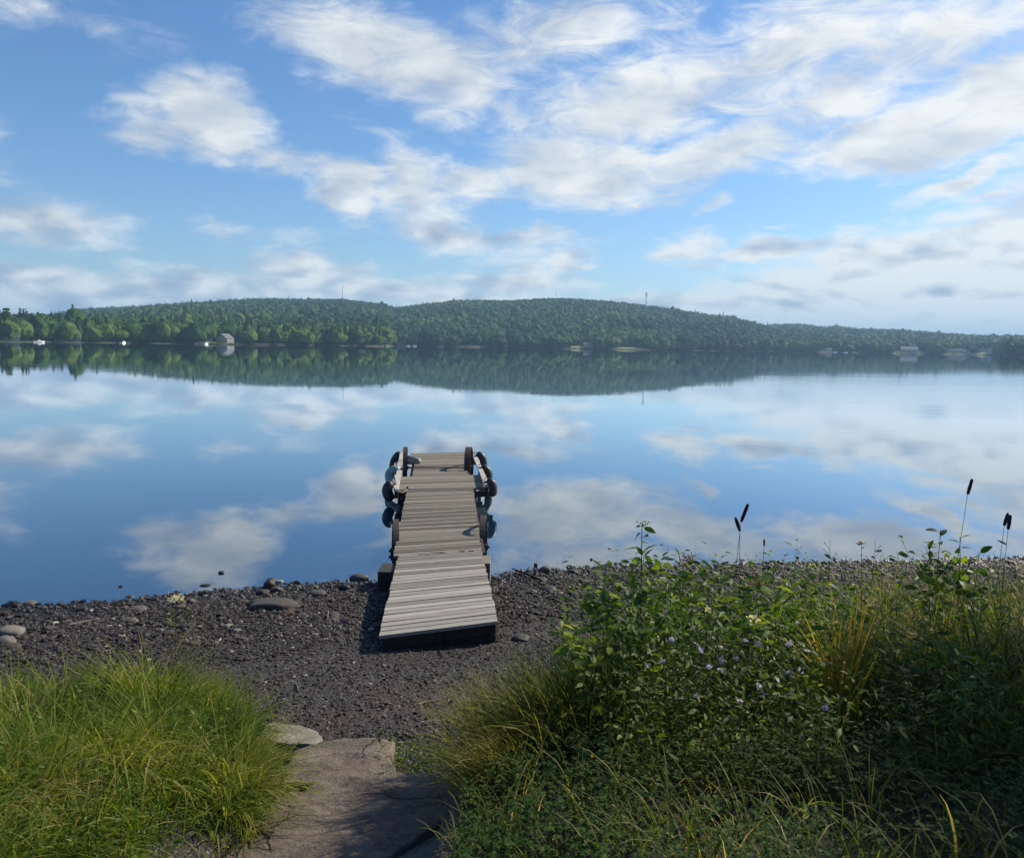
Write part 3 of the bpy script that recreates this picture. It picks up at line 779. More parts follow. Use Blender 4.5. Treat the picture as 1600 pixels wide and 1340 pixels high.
mast(1010, 457, 1880, .9, 'cell tower with stacked antenna arrays on the right shoulder of the hill', 'cell_tower', True)

# ================================================================== THE DOCK
def wood_mat(name, ca, cb, cc, moss=None, bump=1.0):
    m, T, out = base_mat(name)
    co = T.new('ShaderNodeTexCoord').outputs['Object']
    at = T.new('ShaderNodeAttribute', attribute_name='tint').outputs['Fac']
    cx = T.new('ShaderNodeCombineXYZ'); T.put(cx.inputs[2], T.math('MULTIPLY', at, 37.0))
    mp = T.new('ShaderNodeMapping'); T.put(mp.inputs[0], T.vmath('ADD', co, cx.outputs[0])); mp.inputs['Scale'].default_value = (1.2, 26, 26)
    n = T.noise(mp.outputs[0], 3.0, 7, .7, .4)
    n2 = T.noise(co, 5.0, 5, .65)
    mp2 = T.new('ShaderNodeMapping'); T.put(mp2.inputs[0], co); mp2.inputs['Scale'].default_value = (5, 16, 16)
    n3 = T.noise(mp2.outputs[0], 2.2, 5, .6, 1.0)
    col = T.ramp(T.math('ADD', T.math('MULTIPLY', n, .75), T.math('MULTIPLY', at, .42)), [(.30, cc), (.55, cb), (.86, ca)])
    col = T.mixc(T.remap(n2, .55, .75, 0, .55), col, moss or cb)
    col = T.mixc(T.remap(n3, .66, .74, 0, .75), col, (.05,.042,.035))
    p = T.new('ShaderNodeBsdfPrincipled'); T.put(p.inputs['Base Color'], col); p.inputs['Roughness'].default_value = .8; p.inputs['Specular IOR Level'].default_value = .25
    b = T.new('ShaderNodeBump'); b.inputs['Strength'].default_value = .8; b.inputs['Distance'].default_value = .004*bump
    T.put(b.inputs['Height'], n); T.put(p.inputs['Normal'], b.outputs[0]); T.put(out.inputs[0], p.outputs[0])
    return m
M['plank'] = wood_mat('ramp_planks', (.38,.36,.315), (.27,.25,.215), (.11,.095,.08), (.21,.185,.145))
M['plank_far'] = wood_mat('deck_planks', (.25,.23,.185), (.16,.145,.11), (.06,.052,.04), (.11,.10,.06))
M['darkwood'] = wood_mat('framing_wood', (.055,.042,.032), (.035,.027,.02), (.016,.012,.01))
M['rust'] = solid('rusty_iron', (.06,.042,.036), (.032,.025,.022), 14, .75, .8, metal=.25)
M['peel'] = solid('peeling_paint', (.62,.60,.55), (.16,.12,.09), 22, .8, .8, stretch=(1,1,1))
M['crib'] = solid('crib_wood', (.035,.03,.025), (.02,.017,.014), 12, .9, .8)
M['crib_grey'] = solid('grey_concrete', (.20,.19,.165), (.13,.12,.10), 12, .9, .8)
def pd(px, py, D):                    # depth along the dock, checked against the reflections of its fenders
    return ptd(px, py, float(np.interp(D, [0, 11.5, 12.4, 14.8, 15.8, 17.75, 18.5], [0, 11.5, 12.6, 16.35, 18.1, 21.9, 22.8])))
A0, B0 = pd(592, 993, 8.0), pd(779, 970, 8.25)
A1, B1 = pd(622, 868, 11.4), pd(752, 859, 11.5)
A2, B2 = pd(638, 766, 14.8), pd(740, 763, 14.9)
A3, B3 = pd(644, 744, 15.76), pd(731, 742, 15.8)
A4, B4 = pd(650, 708, 17.65), pd(724, 706, 17.75)
base = (A1+B1)/2; base.z = 0
dock = empty('wooden_dock', base, 0, 'long weathered grey plank dock with iron wheels running out into the lake', 'dock')
def deck(name, stations, ns, mat, parent, th=.035, tlo=0, thi=1):
    b = MB(); k_ = 0
    for (P, Qn), n, (oa, ob) in ns:
        (a0, b0), (a1_, b1) = P, Qn
        for k in range(n):
            t0, t1 = k/n, (k+1)/n
            g0 = .06/n*0+.0
            l0, l1 = a0.lerp(a1_, t0), a0.lerp(a1_, t1); r0, r1 = b0.lerp(b1, t0), b0.lerp(b1, t1)
            ax = (r0-l0).normalized(); gap = (l1-l0).normalized()*.009
            ja, jb = random.uniform(-.009, .009)-oa, random.uniform(-.009, .009)+ob
            dz = Vector((0,0,random.uniform(-.003, .003))); tw = Vector((0,0,random.uniform(-.003,.003)))
            q = [l0+ax*ja+gap+dz+tw, r0+ax*jb+gap+dz-tw, r1+ax*jb-gap+dz-tw, l1+ax*ja-gap+dz+tw]
            q = [v-base for v in q]
            # a plank cut into lengths with a slight cup and worn edges
            b.hexa([v-Vector((0,0,th)) for v in q] + q, tint=random.random())
    return b.build(name, mat, parent)
ramp = deck('ramp', None, [(((A0,B0),(A1,B1)), 25, (0,0))], M['plank'], dock)
def lerp2(a, b, t): return (a[0].lerp(b[0], t), a[1].lerp(b[1], t))
dk = deck('deck', None, [(((A1+Vector((-.04,.0,.0)),B1),(A2,B2)), 34, (.03,0)), (((A2,B2),(A3,B3)), 11, (.26,.40)), (((A3,B3),lerp2((A3,B3),(A4,B4),.70)), 17, (0,0)), ((lerp2((A3,B3),(A4,B4),.70),(A4,B4)), 7, (.14,.30))], M['plank_far'], dock)
def beam(name, p, q, w_, h_, mat, parent, drop=0.0, off=0.0, side=None):
    d = (q-p).normalized(); s_ = d.cross(Vector((0,0,1))).normalized(); up = s_.cross(d)
    P = []
    for z in (-h_, 0):
        for pt_, sg in ((p,-1),(p,1),(q,1),(q,-1)):
            P.append(tuple(pt_ + s_*(sg*w_/2+off) + up*(z-drop) - parent_base(parent)))
    b = MB(); b.hexa(P, tint=random.random()); return b.build(name, mat, parent)
def parent_base(o): return o.location if o.parent is None else parent_base(o.parent)
# ramp frame: side stringers, front fascia with corner posts
beam('stringer', A0, A1, .05, .17, M['darkwood'], dock, .037, .07)
beam('stringer', B0, B1, .05, .17, M['darkwood'], dock, .037, -.07)
beam('stringer', (A0+B0)/2, (A1+B1)/2, .05, .15, M['darkwood'], dock, .037)
fp, fq = A0+Vector((.03,.03,-.04)), B0+Vector((-.03,.03,-.04))
b = MB()
for (pa, pb, dz0, dz1) in ((fp, fq, 0, -.115), (fp, fq, -.12, -.26)):
    dirn = Vector((.03,.045,0))
    b.hexa([tuple(v-base) for v in (pa+Vector((0,0,dz1)), pb+Vector((0,0,dz1*.93)), pb+dirn+Vector((0,0,dz1*.93)), pa+dirn+Vector((0,0,dz1)), pa+Vector((0,0,dz0)), pb+Vector((0,0,dz0)), pb+dirn+Vector((0,0,dz0)), pa+dirn+Vector((0,0,dz0)))], random.random())
b.build('fascia_board', M['darkwood'], dock)
for c_ in (fp+Vector((.10,.13,0)), fq+Vector((-.09,.12,0))):
    b = MB(); b.box(tuple(c_-base+Vector((0,0,-.17))), (.10,.10,.31), tint=.4); b.build('corner_post', M['darkwood'], dock)
for sd, (pa, pb) in ((1,(A1,A4)), (-1,(B1,B4))):
    beam('stringer', pa.lerp(pb,.0), pb, .07, .27, M['darkwood'], dock, .038, -sd*.025)
beam('stringer', (A1+B1)/2, (A4+B4)/2, .06, .18, M['darkwood'], dock, .04)
for t in (.02, .3, .62, .98):
    l_, r_ = A1.lerp(A4, t), B1.lerp(B4, t)
    beam('crossbeam', l_+Vector((0,0,-.22)), r_+Vector((0,0,-.22)), .06, .12, M['darkwood'], dock)
# support legs of the hinge and the far end
for (q_, z1) in ((A1+Vector((.08,.25,0)), .30), (B1+Vector((-.08,.25,0)), .36), (A4.lerp(A3,.1)+Vector((.06,0,0)), A4.z-.05), (B4.lerp(B3,.1)+Vector((-.06,0,0)), B4.z-.05), (A2+Vector((.0,.1,0)), A2.z-.05), (B2+Vector((0,.1,0)), B2.z-.05)):
    b = MB(); b.box((q_.x-base.x, q_.y-base.y, (z1-1.1)/2), (.09,.09,z1+1.1), tint=.3); b.build('leg', M['darkwood'], dock)
# knot-holes / splits and the worn hinge plate on the joint plank
jp, jq = A1.lerp(B1,.0), B1
def ironwheel(c_, rad, wd, yaw, tilt=0.0):
    root = empty('wheel', c_-base); root.parent = dock; root.rotation_euler = (0, tilt, yaw)
    n = 40; V = []; F = []
    for k in range(n):
        an = 2*math.pi*k/n
        for (rr_, x) in ((rad,-wd/2),(rad,wd/2),(rad-.022,wd/2),(rad-.022,-wd/2)):
            V.append((x, math.cos(an)*rr_, math.sin(an)*rr_))
    for k in range(n):
        for j in range(4): F.append((k*4+j, k*4+(j+1)%4, ((k+1)%n)*4+(j+1)%4, ((k+1)%n)*4+j))
    b = MB(); b.add(V, F); b.build('rim', M['rust'], root, False)
    b = MB()
    for k in range(9):
        an = 2*math.pi*k/9
        b.tube([(0, math.cos(an)*.05, math.sin(an)*.05), (0, math.cos(an)*(rad-.02), math.sin(an)*(rad-.02))], .011, 6)
    b.build('spokes', M['rust'], root)
    b = MB(); b.tube([(-wd*.8,0,0),(wd*.8,0,0)], .055, 12); b.build('hub', M['rust'], root, True)
yawd = math.atan2(-(A4-A1).x, (A4-A1).y)
wf = [(pd(633, 698, 16.35), .0, .075), (pd(733, 698, 16.35), -.06, .11), (pd(617.5, 812, 12.4), .05, .06), (pd(756, 806, 12.5), -.03, .06)]
RW = .50
for k, (top, dyaw, wd) in enumerate(wf):
    ironwheel(top-Vector((0,0,RW)), RW, wd+.03, yawd*.5+dyaw + (.07 if k in (0,2) else -.02), 0.02*(-1)**k)
for ka, kb in ((0,1),(2,3)):
    pa, pb = wf[ka][0]-Vector((.10,0,RW)), wf[kb][0]-Vector((-.10,0,RW))
    b = MB(); b.tube([tuple(pa-base), tuple(pb-base)], .022, 8); b.build('axle', M['rust'], dock, True)
# raised peeling rails either side of the far end
railL = (pd(619, 764, 14.6), pd(628, 707, 17.2)); railR = (pd(761, 757, 14.75), pd(741, 709, 17.2))
for sd, (p, q) in (('l', railL), ('r', railR)):
    beam('rail', p, q, .10, .05, M['peel'], dock)
    for t in (.03, .5, .97):
        c_ = p.lerp(q, t); deckz = A2.lerp(A4, t).z
        b = MB(); b.box((c_.x-base.x, c_.y-base.y, (c_.z-.05+deckz-.13)/2), (.07,.08,max(.1, c_.z-.05-deckz+.13)), tint=.4); b.build('rail_post', M['darkwood'], dock)
for (l_, r_) in ((A2+Vector((-.28,.02,-.05)), B2+Vector((.40,.02,-.05))), (A3+Vector((-.28,-.05,-.05)), B3+Vector((.34,-.05,-.05))), (lerp2((A3,B3),(A4,B4),.75)[0]+Vector((-.2,0,-.05)), lerp2((A3,B3),(A4,B4),.75)[1]+Vector((.32,0,-.05)))):
    beam('outrigger', l_, r_, .07, .11, M['darkwood'], dock)
# rotted hollows in the joint plank
b = MB()
for (t, wd, dy) in ((.30,.13,.0),(.52,.16,.02),(.83,.12,.02)):
    c_ = A1.lerp(B1, t) - base
    for q in range(7):
        b.box((c_.x+random.uniform(-wd,wd)*.8, c_.y+dy-.05+random.uniform(-.014,.014), c_.z+.010), (random.uniform(.03,.08), random.uniform(.008,.016), .004), random.uniform(-.2,.2), tint=.1)
b.build('rotted_patch', M['crib'], ramp).location = (0,0,0)

# cribs that carry the joint at the water's edge
def crib(x0px, x1px, ytop, ybot, D, label, mat):
    pa = pd(x0px, ytop, D); pb = pd(x1px, ytop, D); z0 = -.15
    c_ = (pa+pb)/2; w_ = (pb-pa).length
    root = empty('support_block', (c_.x, c_.y+.2, z0), 0, label, 'support block')
    h_ = pa.z-z0; nl = 3
    b = MB()
    for k in range(nl):
        b.box((0, random.uniform(-.01,.01), h_*(k+.5)/nl), (w_*random.uniform(.97,1.0), .42, h_/nl-.008), tint=random.random())
    b.build('timber', mat, root)
    q = MB(); q.box((0,0,h_*.46),(w_*.8,.3,h_*.86)); q.build('fill', M['crib'], root)
crib(590, 640, 892, 920, 10.7, 'black timber crib under the left side of the dock ramp', M['crib'])
crib(748, 766, 879, 905, 11.0, 'weathered grey block under the right side of the dock joint', M['crib_grey'])

# ---- fenders: inflatable cylinders draped over the rails
def fender(path, rad, mat, label, tilt=0):
    pts = [Vector(p) for p in path]
    # smooth the path
    P = []
    for i in range(len(pts)-1):
        p0 = pts[max(i-1,0)]; p1 = pts[i]; p2 = pts[i+1]; p3 = pts[min(i+2,len(pts)-1)]
        for k in range(6):
            t = k/6; P.append(.5*((2*p1)+(p2-p0)*t+(2*p0-5*p1+4*p2-p3)*t*t+(3*p1-p0-3*p2+p3)*t**3))
    P.append(pts[-1])
    L = [0]
    for i in range(1, len(P)): L.append(L[-1]+(P[i]-P[i-1]).length)
    tot = L[-1]
    prof = [max(.12, math.sqrt(max(0, 1-max(0, 1-min(l, tot-l)/rad)**2))) * rad for l in L]
    c_ = P[len(P)//2]
    root = empty('dock_fender', c_, 0, label, 'fender')
    b = MB(); b.tube([p-c_ for p in P], prof, 14); b.build('body', mat, root, True)
    q = MB(); d = (P[0]-P[1]).normalized(); q.tube([P[0]-c_-d*.01, P[0]-c_+d*.05], rad*.28, 8); q.build('end_cap', M['fend_cap'], root, True)
    q = MB(); q.tube([P[0]-c_, P[0]-c_+d*.06+Vector((0,0,.05)), P[0]-c_+Vector((0,.03,.10))], .008, 5); q.build('rope', M['rope'], root, True)
M['fend_dark'] = solid('dark_teal_rubber', (.010,.016,.017), (.006,.009,.010), 6, .5, .2, spec=.5)
M['fend_pale'] = solid('pale_teal_vinyl', (.22,.30,.30), (.15,.21,.21), 6, .4, .2)
M['fend_grey'] = solid('grey_green_vinyl', (.20,.23,.20), (.11,.09,.06), 5, .5, .2)
M['fend_cap'] = solid('fender_cap', (.04,.035,.03), None, 6, .6)
M['rope'] = solid('old_rope', (.30,.27,.22), (.18,.16,.13), 60, .9, 1)
fender([pd(744,712,17.0), pd(750,711,17.0), pd(755,718,17.0), pd(756,735,17.0)], 0.093, M['fend_dark'], 'dark teal fender bent over the right rail at its far end')
fender([pd(751,731,16.0), pd(758,732,16.0), pd(763,739,16.0), pd(763,754,16.0)], 0.093, M['fend_dark'], 'dark teal fender on the right rail between two others')
fender([pd(760,753,14.75), pd(766,753,14.75), pd(770,759,14.75), pd(770,776,14.75)], 0.090, M['fend_dark'], 'nearest dark fender hanging straight down from the right rail')
fender([pd(636,716,16.9), pd(646,719,16.8), pd(656,722,16.7)], 0.099, M['fend_grey'], 'grey-green fender lying across the deck beside the left wheel')
fender([pd(628,709,17.3), pd(621,712,17.3), pd(615,722,17.3), pd(613,738,17.2)], 0.099, M['fend_dark'], 'dark fender curled over the far end of the left rail')
fender([pd(626,733,15.9), pd(614,735,15.9), pd(608,742,15.9), pd(611,757,15.8)], 0.102, M['fend_pale'], 'pale teal fender hanging from the middle of the left rail')
fender([pd(615,757,14.9), pd(608,759,14.9), pd(605,768,14.9), pd(612,783,14.9)], 0.110, M['fend_dark'], 'dark blue-green fender hanging at the near end of the left rail')
rp = empty('mooring_rope', railL[0], 0, 'pale rope looped between the left rail and the deck edge', 'rope')
rb_ = [pd(617,752,14.6), pd(613,757,14.55), pd(616,763,14.5), pd(622,768,14.5), pd(630,769,14.6), pd(637,765,14.75)]
b = MB(); b.tube([p-railL[0] for p in rb_], .012, 7); b.build('loop', M['rope'], rp, True)
b = MB(); b.tube([p-railL[0]+Vector((.02*math.cos(t), .02*math.sin(t), .02+.004*t)) for t, p in [(k*.7, rb_[-1]) for k in range(18)]], .011, 6); b.build('knot', M['rope'], rp, True)

# ================================================================== THE NEAR SHORE
# ---- pebbles (mass) and single stones
def stone_mat(name, stops, bump=1.0, wet=.55):
    m, T, out = base_mat(name)
    at = T.new('ShaderNodeAttribute', attribute_name='tint').outputs['Fac']
    pos = T.new('ShaderNodeNewGeometry').outputs['Position']
    n = T.noise(pos, 22, 5, .65)
    col = T.ramp(T.math('ADD', at, T.math('MULTIPLY', T.math('SUBTRACT', n, .5), .25), clamp=True), stops)
    p = T.new('ShaderNodeBsdfPrincipled'); p.inputs['Specular IOR Level'].default_value = .4
    sp = T.new('ShaderNodeSeparateXYZ'); T.put(sp.inputs[0], pos)
    col = T.mixc(T.remap(T.math('ADD', sp.outputs[2], T.math('MULTIPLY', T.math('SUBTRACT', T.noise(pos, 1.5, 3, .5), .5), .1)), .03, .07, .6, 0), col, (.008,.007,.006))   # wet stones at the waterline
    T.put(p.inputs['Base Color'], col)
    T.put(p.inputs['Roughness'], T.remap(sp.outputs[2], 0.01, .10, .42, wet+.2))
    n2 = T.noise(pos, 90, 5, .7)
    b = T.new('ShaderNodeBump'); b.inputs['Strength'].default_value = .7; b.inputs['Distance'].default_value = .006*bump
    T.put(b.inputs['Height'], n2); T.put(p.inputs['Normal'], b.outputs[0]); T.put(out.inputs[0], p.outputs[0])
    return m
M['pebble'] = stone_mat('pebble_stone', [(0, (.010,.009,.008)), (.45, (.030,.026,.022)), (.7, (.062,.053,.045)), (.8, (.070,.038,.026)), (.9, (.13,.12,.10)), (1, (.30,.27,.23))])
M['rock'] = stone_mat('shore_rock', [(0, (.03,.027,.025)), (.5, (.085,.075,.065)), (1, (.26,.24,.20))], 1.5)
M['rock_dark'] = stone_mat('wet_dark_rock', [(0, (.010,.009,.009)), (.5, (.03,.027,.025)), (1, (.09,.085,.08))], 1.5, .35)

def pebbles(n, xr, smin, smax, szlo, szhi, seed, base, flat=(.35,.6), pw=2.2):
    g = np.random.default_rng(seed)
    x = g.uniform(*xr, n); s = smin + (smax-smin)*g.uniform(0, 1, n)
    y = shore_y(x)-s
    keep = (in_left(x, y) < .25) & (in_right(x, y) < .35)
    x, y, s = x[keep], y[keep], s[keep]; n = len(x)
    sz = szlo + (szhi-szlo)*g.uniform(0, 1, n)**pw
    z = gz(x, y)
    V = np.repeat(base[0][None], n, 0); nv = V.shape[1]
    V = V*(1+.30*g.normal(size=(n, nv, 1)).clip(-1.2, 1.2)*(.5 if nv > 20 else .8))
    S = np.stack([sz*g.uniform(.8, 1.35, n), sz*g.uniform(.6, 1.0, n), sz*g.uniform(*flat, n)], 1)
    V = V*S[:,None,:]
    an = g.uniform(0, 6.283, n); ti = g.normal(0, .28, n)
    Vz = V[:,:,2]*np.cos(ti)[:,None] + V[:,:,0]*np.sin(ti)[:,None]; Vx0 = V[:,:,0]*np.cos(ti)[:,None] - V[:,:,2]*np.sin(ti)[:,None]
    Vx = Vx0*np.cos(an)[:,None] - V[:,:,1]*np.sin(an)[:,None]; Vy = Vx0*np.sin(an)[:,None] + V[:,:,1]*np.cos(an)[:,None]
    P = np.stack([Vx+x[:,None], Vy+y[:,None], Vz+(z+S[:,2]*g.uniform(.2, .75, n))[:,None]], 2).reshape(-1, 3)
    F = (base[1][None] + (np.arange(n)*nv)[:,None,None]).reshape(-1, 3)
    tint = np.repeat(np.clip(g.beta(1.6, 2.6, n)+.4*(g.uniform(0,1,n) < .07), 0, 1), nv)
    return P, F, tint
def merge_build(name, parts, mat, label=None, cat=None):
    Vs, Fs_, Ts, off = [], [], [], 0
    for v, f, t in parts:
        Vs.append(v); Fs_.append(f+off); Ts.append(t); off += len(v)
    o = make_mesh(name, np.concatenate(Vs), np.concatenate(Fs_), mat, tint=np.concatenate(Ts))
    return tag(o, label, cat, kind='stuff')
merge_build('pebbles', [
    pebbles(15000, (-9, 1.6), -.25, 2.7, .008, .042, 31, (IC1, IF1)),
    pebbles(14000, (-9, -1.9), 0, 3.4, .008, .030, 32, (IC1, IF1)),
    pebbles(17000, (-.5, 11), -.25, 2.6, .008, .038, 33, (IC1, IF1)),
    pebbles(12000, (3, 11), 0, 5.0, .008, .030, 36, (IC1, IF1)),
    pebbles(26000, (-4, 4), .6, 6.2, .005, .020, 34, (IC1, IF1), (.4,.8)),
    pebbles(2600, (-4, 3), 1.2, 6.2, .009, .024, 35, (IC1, IF1)),
    pebbles(420, (-9, 11), -.1, 2.6, .03, .085, 38, (IC2, IF2), (.3,.5), 1.5),
    pebbles(420, (-9, 11), -.9, .0, .02, .07, 37, (IC1, IF1)),
], M['pebble'], 'dark pebbles and grit covering the shore of the lake', 'pebbles')

def rock(x, y, z, sx, sy, sz, label, mat='rock', rot=0.0, seed=0, tint=.5, name='shore_stone', amp=.28, freq=1.3, group=None):
    V = IC3.copy()
    n_ = fbm(V[:,0]*freq+seed*7.3, V[:,1]*freq, V[:,2]*freq, 4, seed)
    V = V*(1+amp*2*n_[:,None])
    V = np.sign(V)*np.abs(V)**.85*np.array([sx, sy, sz])
    c, s_ = math.cos(rot), math.sin(rot)
    V = np.stack([V[:,0]*c-V[:,1]*s_, V[:,0]*s_+V[:,1]*c, V[:,2]], 1)
    o = make_mesh(name, V, IF3, M[mat], tint=np.full(len(V), tint), smooth_sh=True, loc=(x, y, z))
    return tag(o, label, 'stone', group)
def rock_px(px, py, wpx, hpx, label, z=None, **k):
    """a stone seen centred on a pixel, wpx wide, hpx high"""
    p = pt(px, py, .05)
    for _ in range(6): p = pt(px, py+hpx*.3, max(-.02, gzf(p.x, p.y)) if z is None else z)
    D = (p-EYE).dot(_f); w_ = wpx*D/FPX/2; h_ = hpx*D/FPX/2
    return rock(p.x, p.y, p.z+h_*.35, w_, w_*k.pop('deep', .8), h_*1.15, label, **k)
rock_px(425, 944, 78, 18, 'large smooth grey-brown boulder half buried at the waterline left of the dock', seed=1, tint=.25, rot=.1, deep=.6, amp=.26)
rock_px(18, 985, 40, 17, 'pale rounded stone resting on pebbles at the left picture edge', seed=2, tint=.72, amp=.15)
rock_px(8, 1001, 30, 14, 'smaller pale stone just below the pale rounded stone at left', seed=3, tint=.6)
rock_px(422, 913, 20, 22, 'dark jagged rock heaped behind the big boulder', mat='rock_dark', seed=4, tint=.5, amp=.4)
rock_px(432, 921, 18, 13, 'rounded light-topped rock between the heap and the big boulder', seed=5, tint=.5)
rock_px(409, 924, 26, 10, 'flat black rock at the left foot of the rock heap', mat='rock_dark', seed=6, tint=.3)
rock_px(436, 908, 13, 6, 'pale flat chip of stone on top of the rock heap', z=.12, seed=7, tint=.95)
rock_px(464, 909, 11, 6, 'small dark stone standing in water, second right of the heap', mat='rock_dark', z=0.0, seed=8, tint=.5)
rock_px(453, 914, 9, 7, 'small round dark stone in water, first right of the heap', mat='rock_dark', z=0.0, seed=9, tint=.4)
rock_px(561, 901, 29, 11, 'oblong grey stone lying alone in the water just left of the dock ramp', z=0.0, seed=10, tint=.45, amp=.12, deep=.55)
rock_px(496, 926, 28, 10, 'squared flat brown stone at the waterline between boulder and dock', seed=11, tint=.3, amp=.1)
rock_px(541, 918, 14, 10, 'dark stone at the waterline below the oblong stone', mat='rock_dark', seed=12, tint=.5)
rock_px(578, 913, 9, 8, 'small brown stone close to the black timber crib', seed=13, tint=.2)
rock_px(563, 912, 8, 5, 'small dark wet stone under the oblong stone', mat='rock_dark', z=.0, seed=14)
rock_px(346, 894, 11, 4, 'tiny dark stone breaking the surface farthest out, left of the dock', mat='rock_dark', z=0.0, seed=15, tint=.2)
rock_px(321, 914, 18, 4, 'flat black stone awash in the cloud reflection', mat='rock_dark', z=-.01, seed=16, tint=.2)
rock_px(189, 916, 8, 4, 'tiny black stone awash at far left of the water edge', mat='rock_dark', z=-.01, seed=17, tint=.2)
rock_px(47, 941, 20, 7, 'small two-toned stone in the shallows at the left', seed=18, tint=.7, z=.0)
rock_px(852, 890, 22, 12, 'round grey stone at the waterline right of the dock', seed=19, tint=.6, z=.02)
rock_px(896, 888, 10, 8, 'black pyramid-shaped stone in the shallows right of the dock', mat='rock_dark', seed=20, tint=.2, z=.0, amp=.4)
rock_px(837, 882, 6, 6, 'small black stone out in the water right of the dock', mat='rock_dark', seed=21, tint=.2, z=.0)
rock_px(924, 874, 5, 4, 'tiny dark stone farthest out right of the dock', mat='rock_dark', seed=22, tint=.2, z=-.01)
rock_px(890, 884, 8, 3, 'flat dark stone awash beside the black pyramid-shaped one', mat='rock_dark', seed=23, tint=.2, z=-.01)
rock_px(962, 880, 7, 4, 'dark stone awash left of the tall leafy plant', mat='rock_dark', seed=24, tint=.2, z=-.01)
rock_px(1132, 884, 26, 8, 'low dark rock at the waterline behind the red-headed plant', mat='rock_dark', seed=25, tint=.5)
rock_px(1246, 870, 6, 3, 'tiny dark stone in the water on the right', mat='rock_dark', seed=26, tint=.2, z=0)
rock_px(1270, 897, 14, 8, 'squarish grey stone on the pebbles at right centre', seed=27, tint=.5)
rock_px(858, 919, 26, 8, 'dark flat stone on the pebbles right of the dock', mat='rock_dark', seed=28, tint=.3)
rock_px(815, 996, 26, 10, 'dark hump of stone on the gravel right of the ramp foot', mat='rock_dark', seed=29, tint=.6)
rock_px(200, 968, 26, 8, 'low grey stone among pebbles above the left grass', seed=30, tint=.4)
rock_px(215, 951, 30, 7, 'long flat grey stone lying in the left pebbles', seed=31, tint=.5)
rock_px(370, 985, 14, 7, 'small pale grey stone at the edge of the left pebble band', seed=33, tint=.8)
rock_px(462, 1074, 8, 14, 'pinkish upright stone chip on the gravel beside the grass', seed=34, tint=.85, deep=.5)
rock_px(1090, 995, 44, 34, 'pale grey rock glimpsed behind the weeds', seed=35, tint=.7)
rock_px(1060, 1015, 46, 26, 'flat pale grey rock glimpsed lower behind the weeds', seed=36, tint=.65)
def stick(pts, rad, label, name='driftwood_stick', mat='darkwood'):
    P = [Vector(p) for p in pts]; c_ = P[0].copy()
    b = MB(); b.tube([p-c_ for p in P], [rad*(1-.6*i/(len(P)-1)) for i in range(len(P))], 7)
    # a couple of broken twig stubs
    m_ = P[len(P)//2]-c_
    b.tube([m_, m_+Vector((rad*3, rad*2, rad*4))], [rad*.5, rad*.2], 5)
    o = b.build(name, M[mat], None); o.location = c_; return tag(o, label, 'driftwood')
def gpt(px, py, up=.01):
    p = pt(px, py, .3)
    for _ in range(8): p = pt(px, py, gzf(p.x, p.y)+up)
    return p
stick([gpt(838,903,.02), gpt(820,895,.06), pt(800,888,.10)], .022, 'dark driftwood stick poking over the water right of the dock')
stick([gpt(845,906,.02), gpt(832,900,.05), pt(815,893,.06)], .018, 'second dark stick lying under the one poking over the water')
stick([gpt(513,954,.02), gpt(512,966,.05), gpt(518,975,.01)], .006, 'thin pale curved twig standing on the gravel left of the ramp', mat='rope')
stick([gpt(408,999,.01), gpt(422,998,.01), gpt(436,990,.015)], .008, 'short pale stick lying on the gravel above the grass', mat='rope')
stick([gpt(520,958,.01), gpt(545,954,.02), gpt(562,945,.02)], .010, 'thin grey branch lying on the pebbles left of the ramp')

stick([gpt(655,1100,.01), gpt(668,1094,.02), gpt(690,1092,.01)], .006, 'short grey twig lying on the gravel in front of the ramp', mat='rope')
stick([gpt(800,1040,.01), gpt(826,1034,.015), gpt(846,1038,.01)], .007, 'bent pale twig on the gravel right of the ramp foot', mat='rope')
stick([gpt(470,1010,.01), gpt(492,1002,.015), gpt(520,1003,.01)], .006, 'dark twig on the gravel between the grass and the ramp')
stick([gpt(110,975,.01), gpt(140,969,.02), gpt(175,972,.01)], .010, 'grey driftwood branch on the pebbles above the left grass', mat='rope')
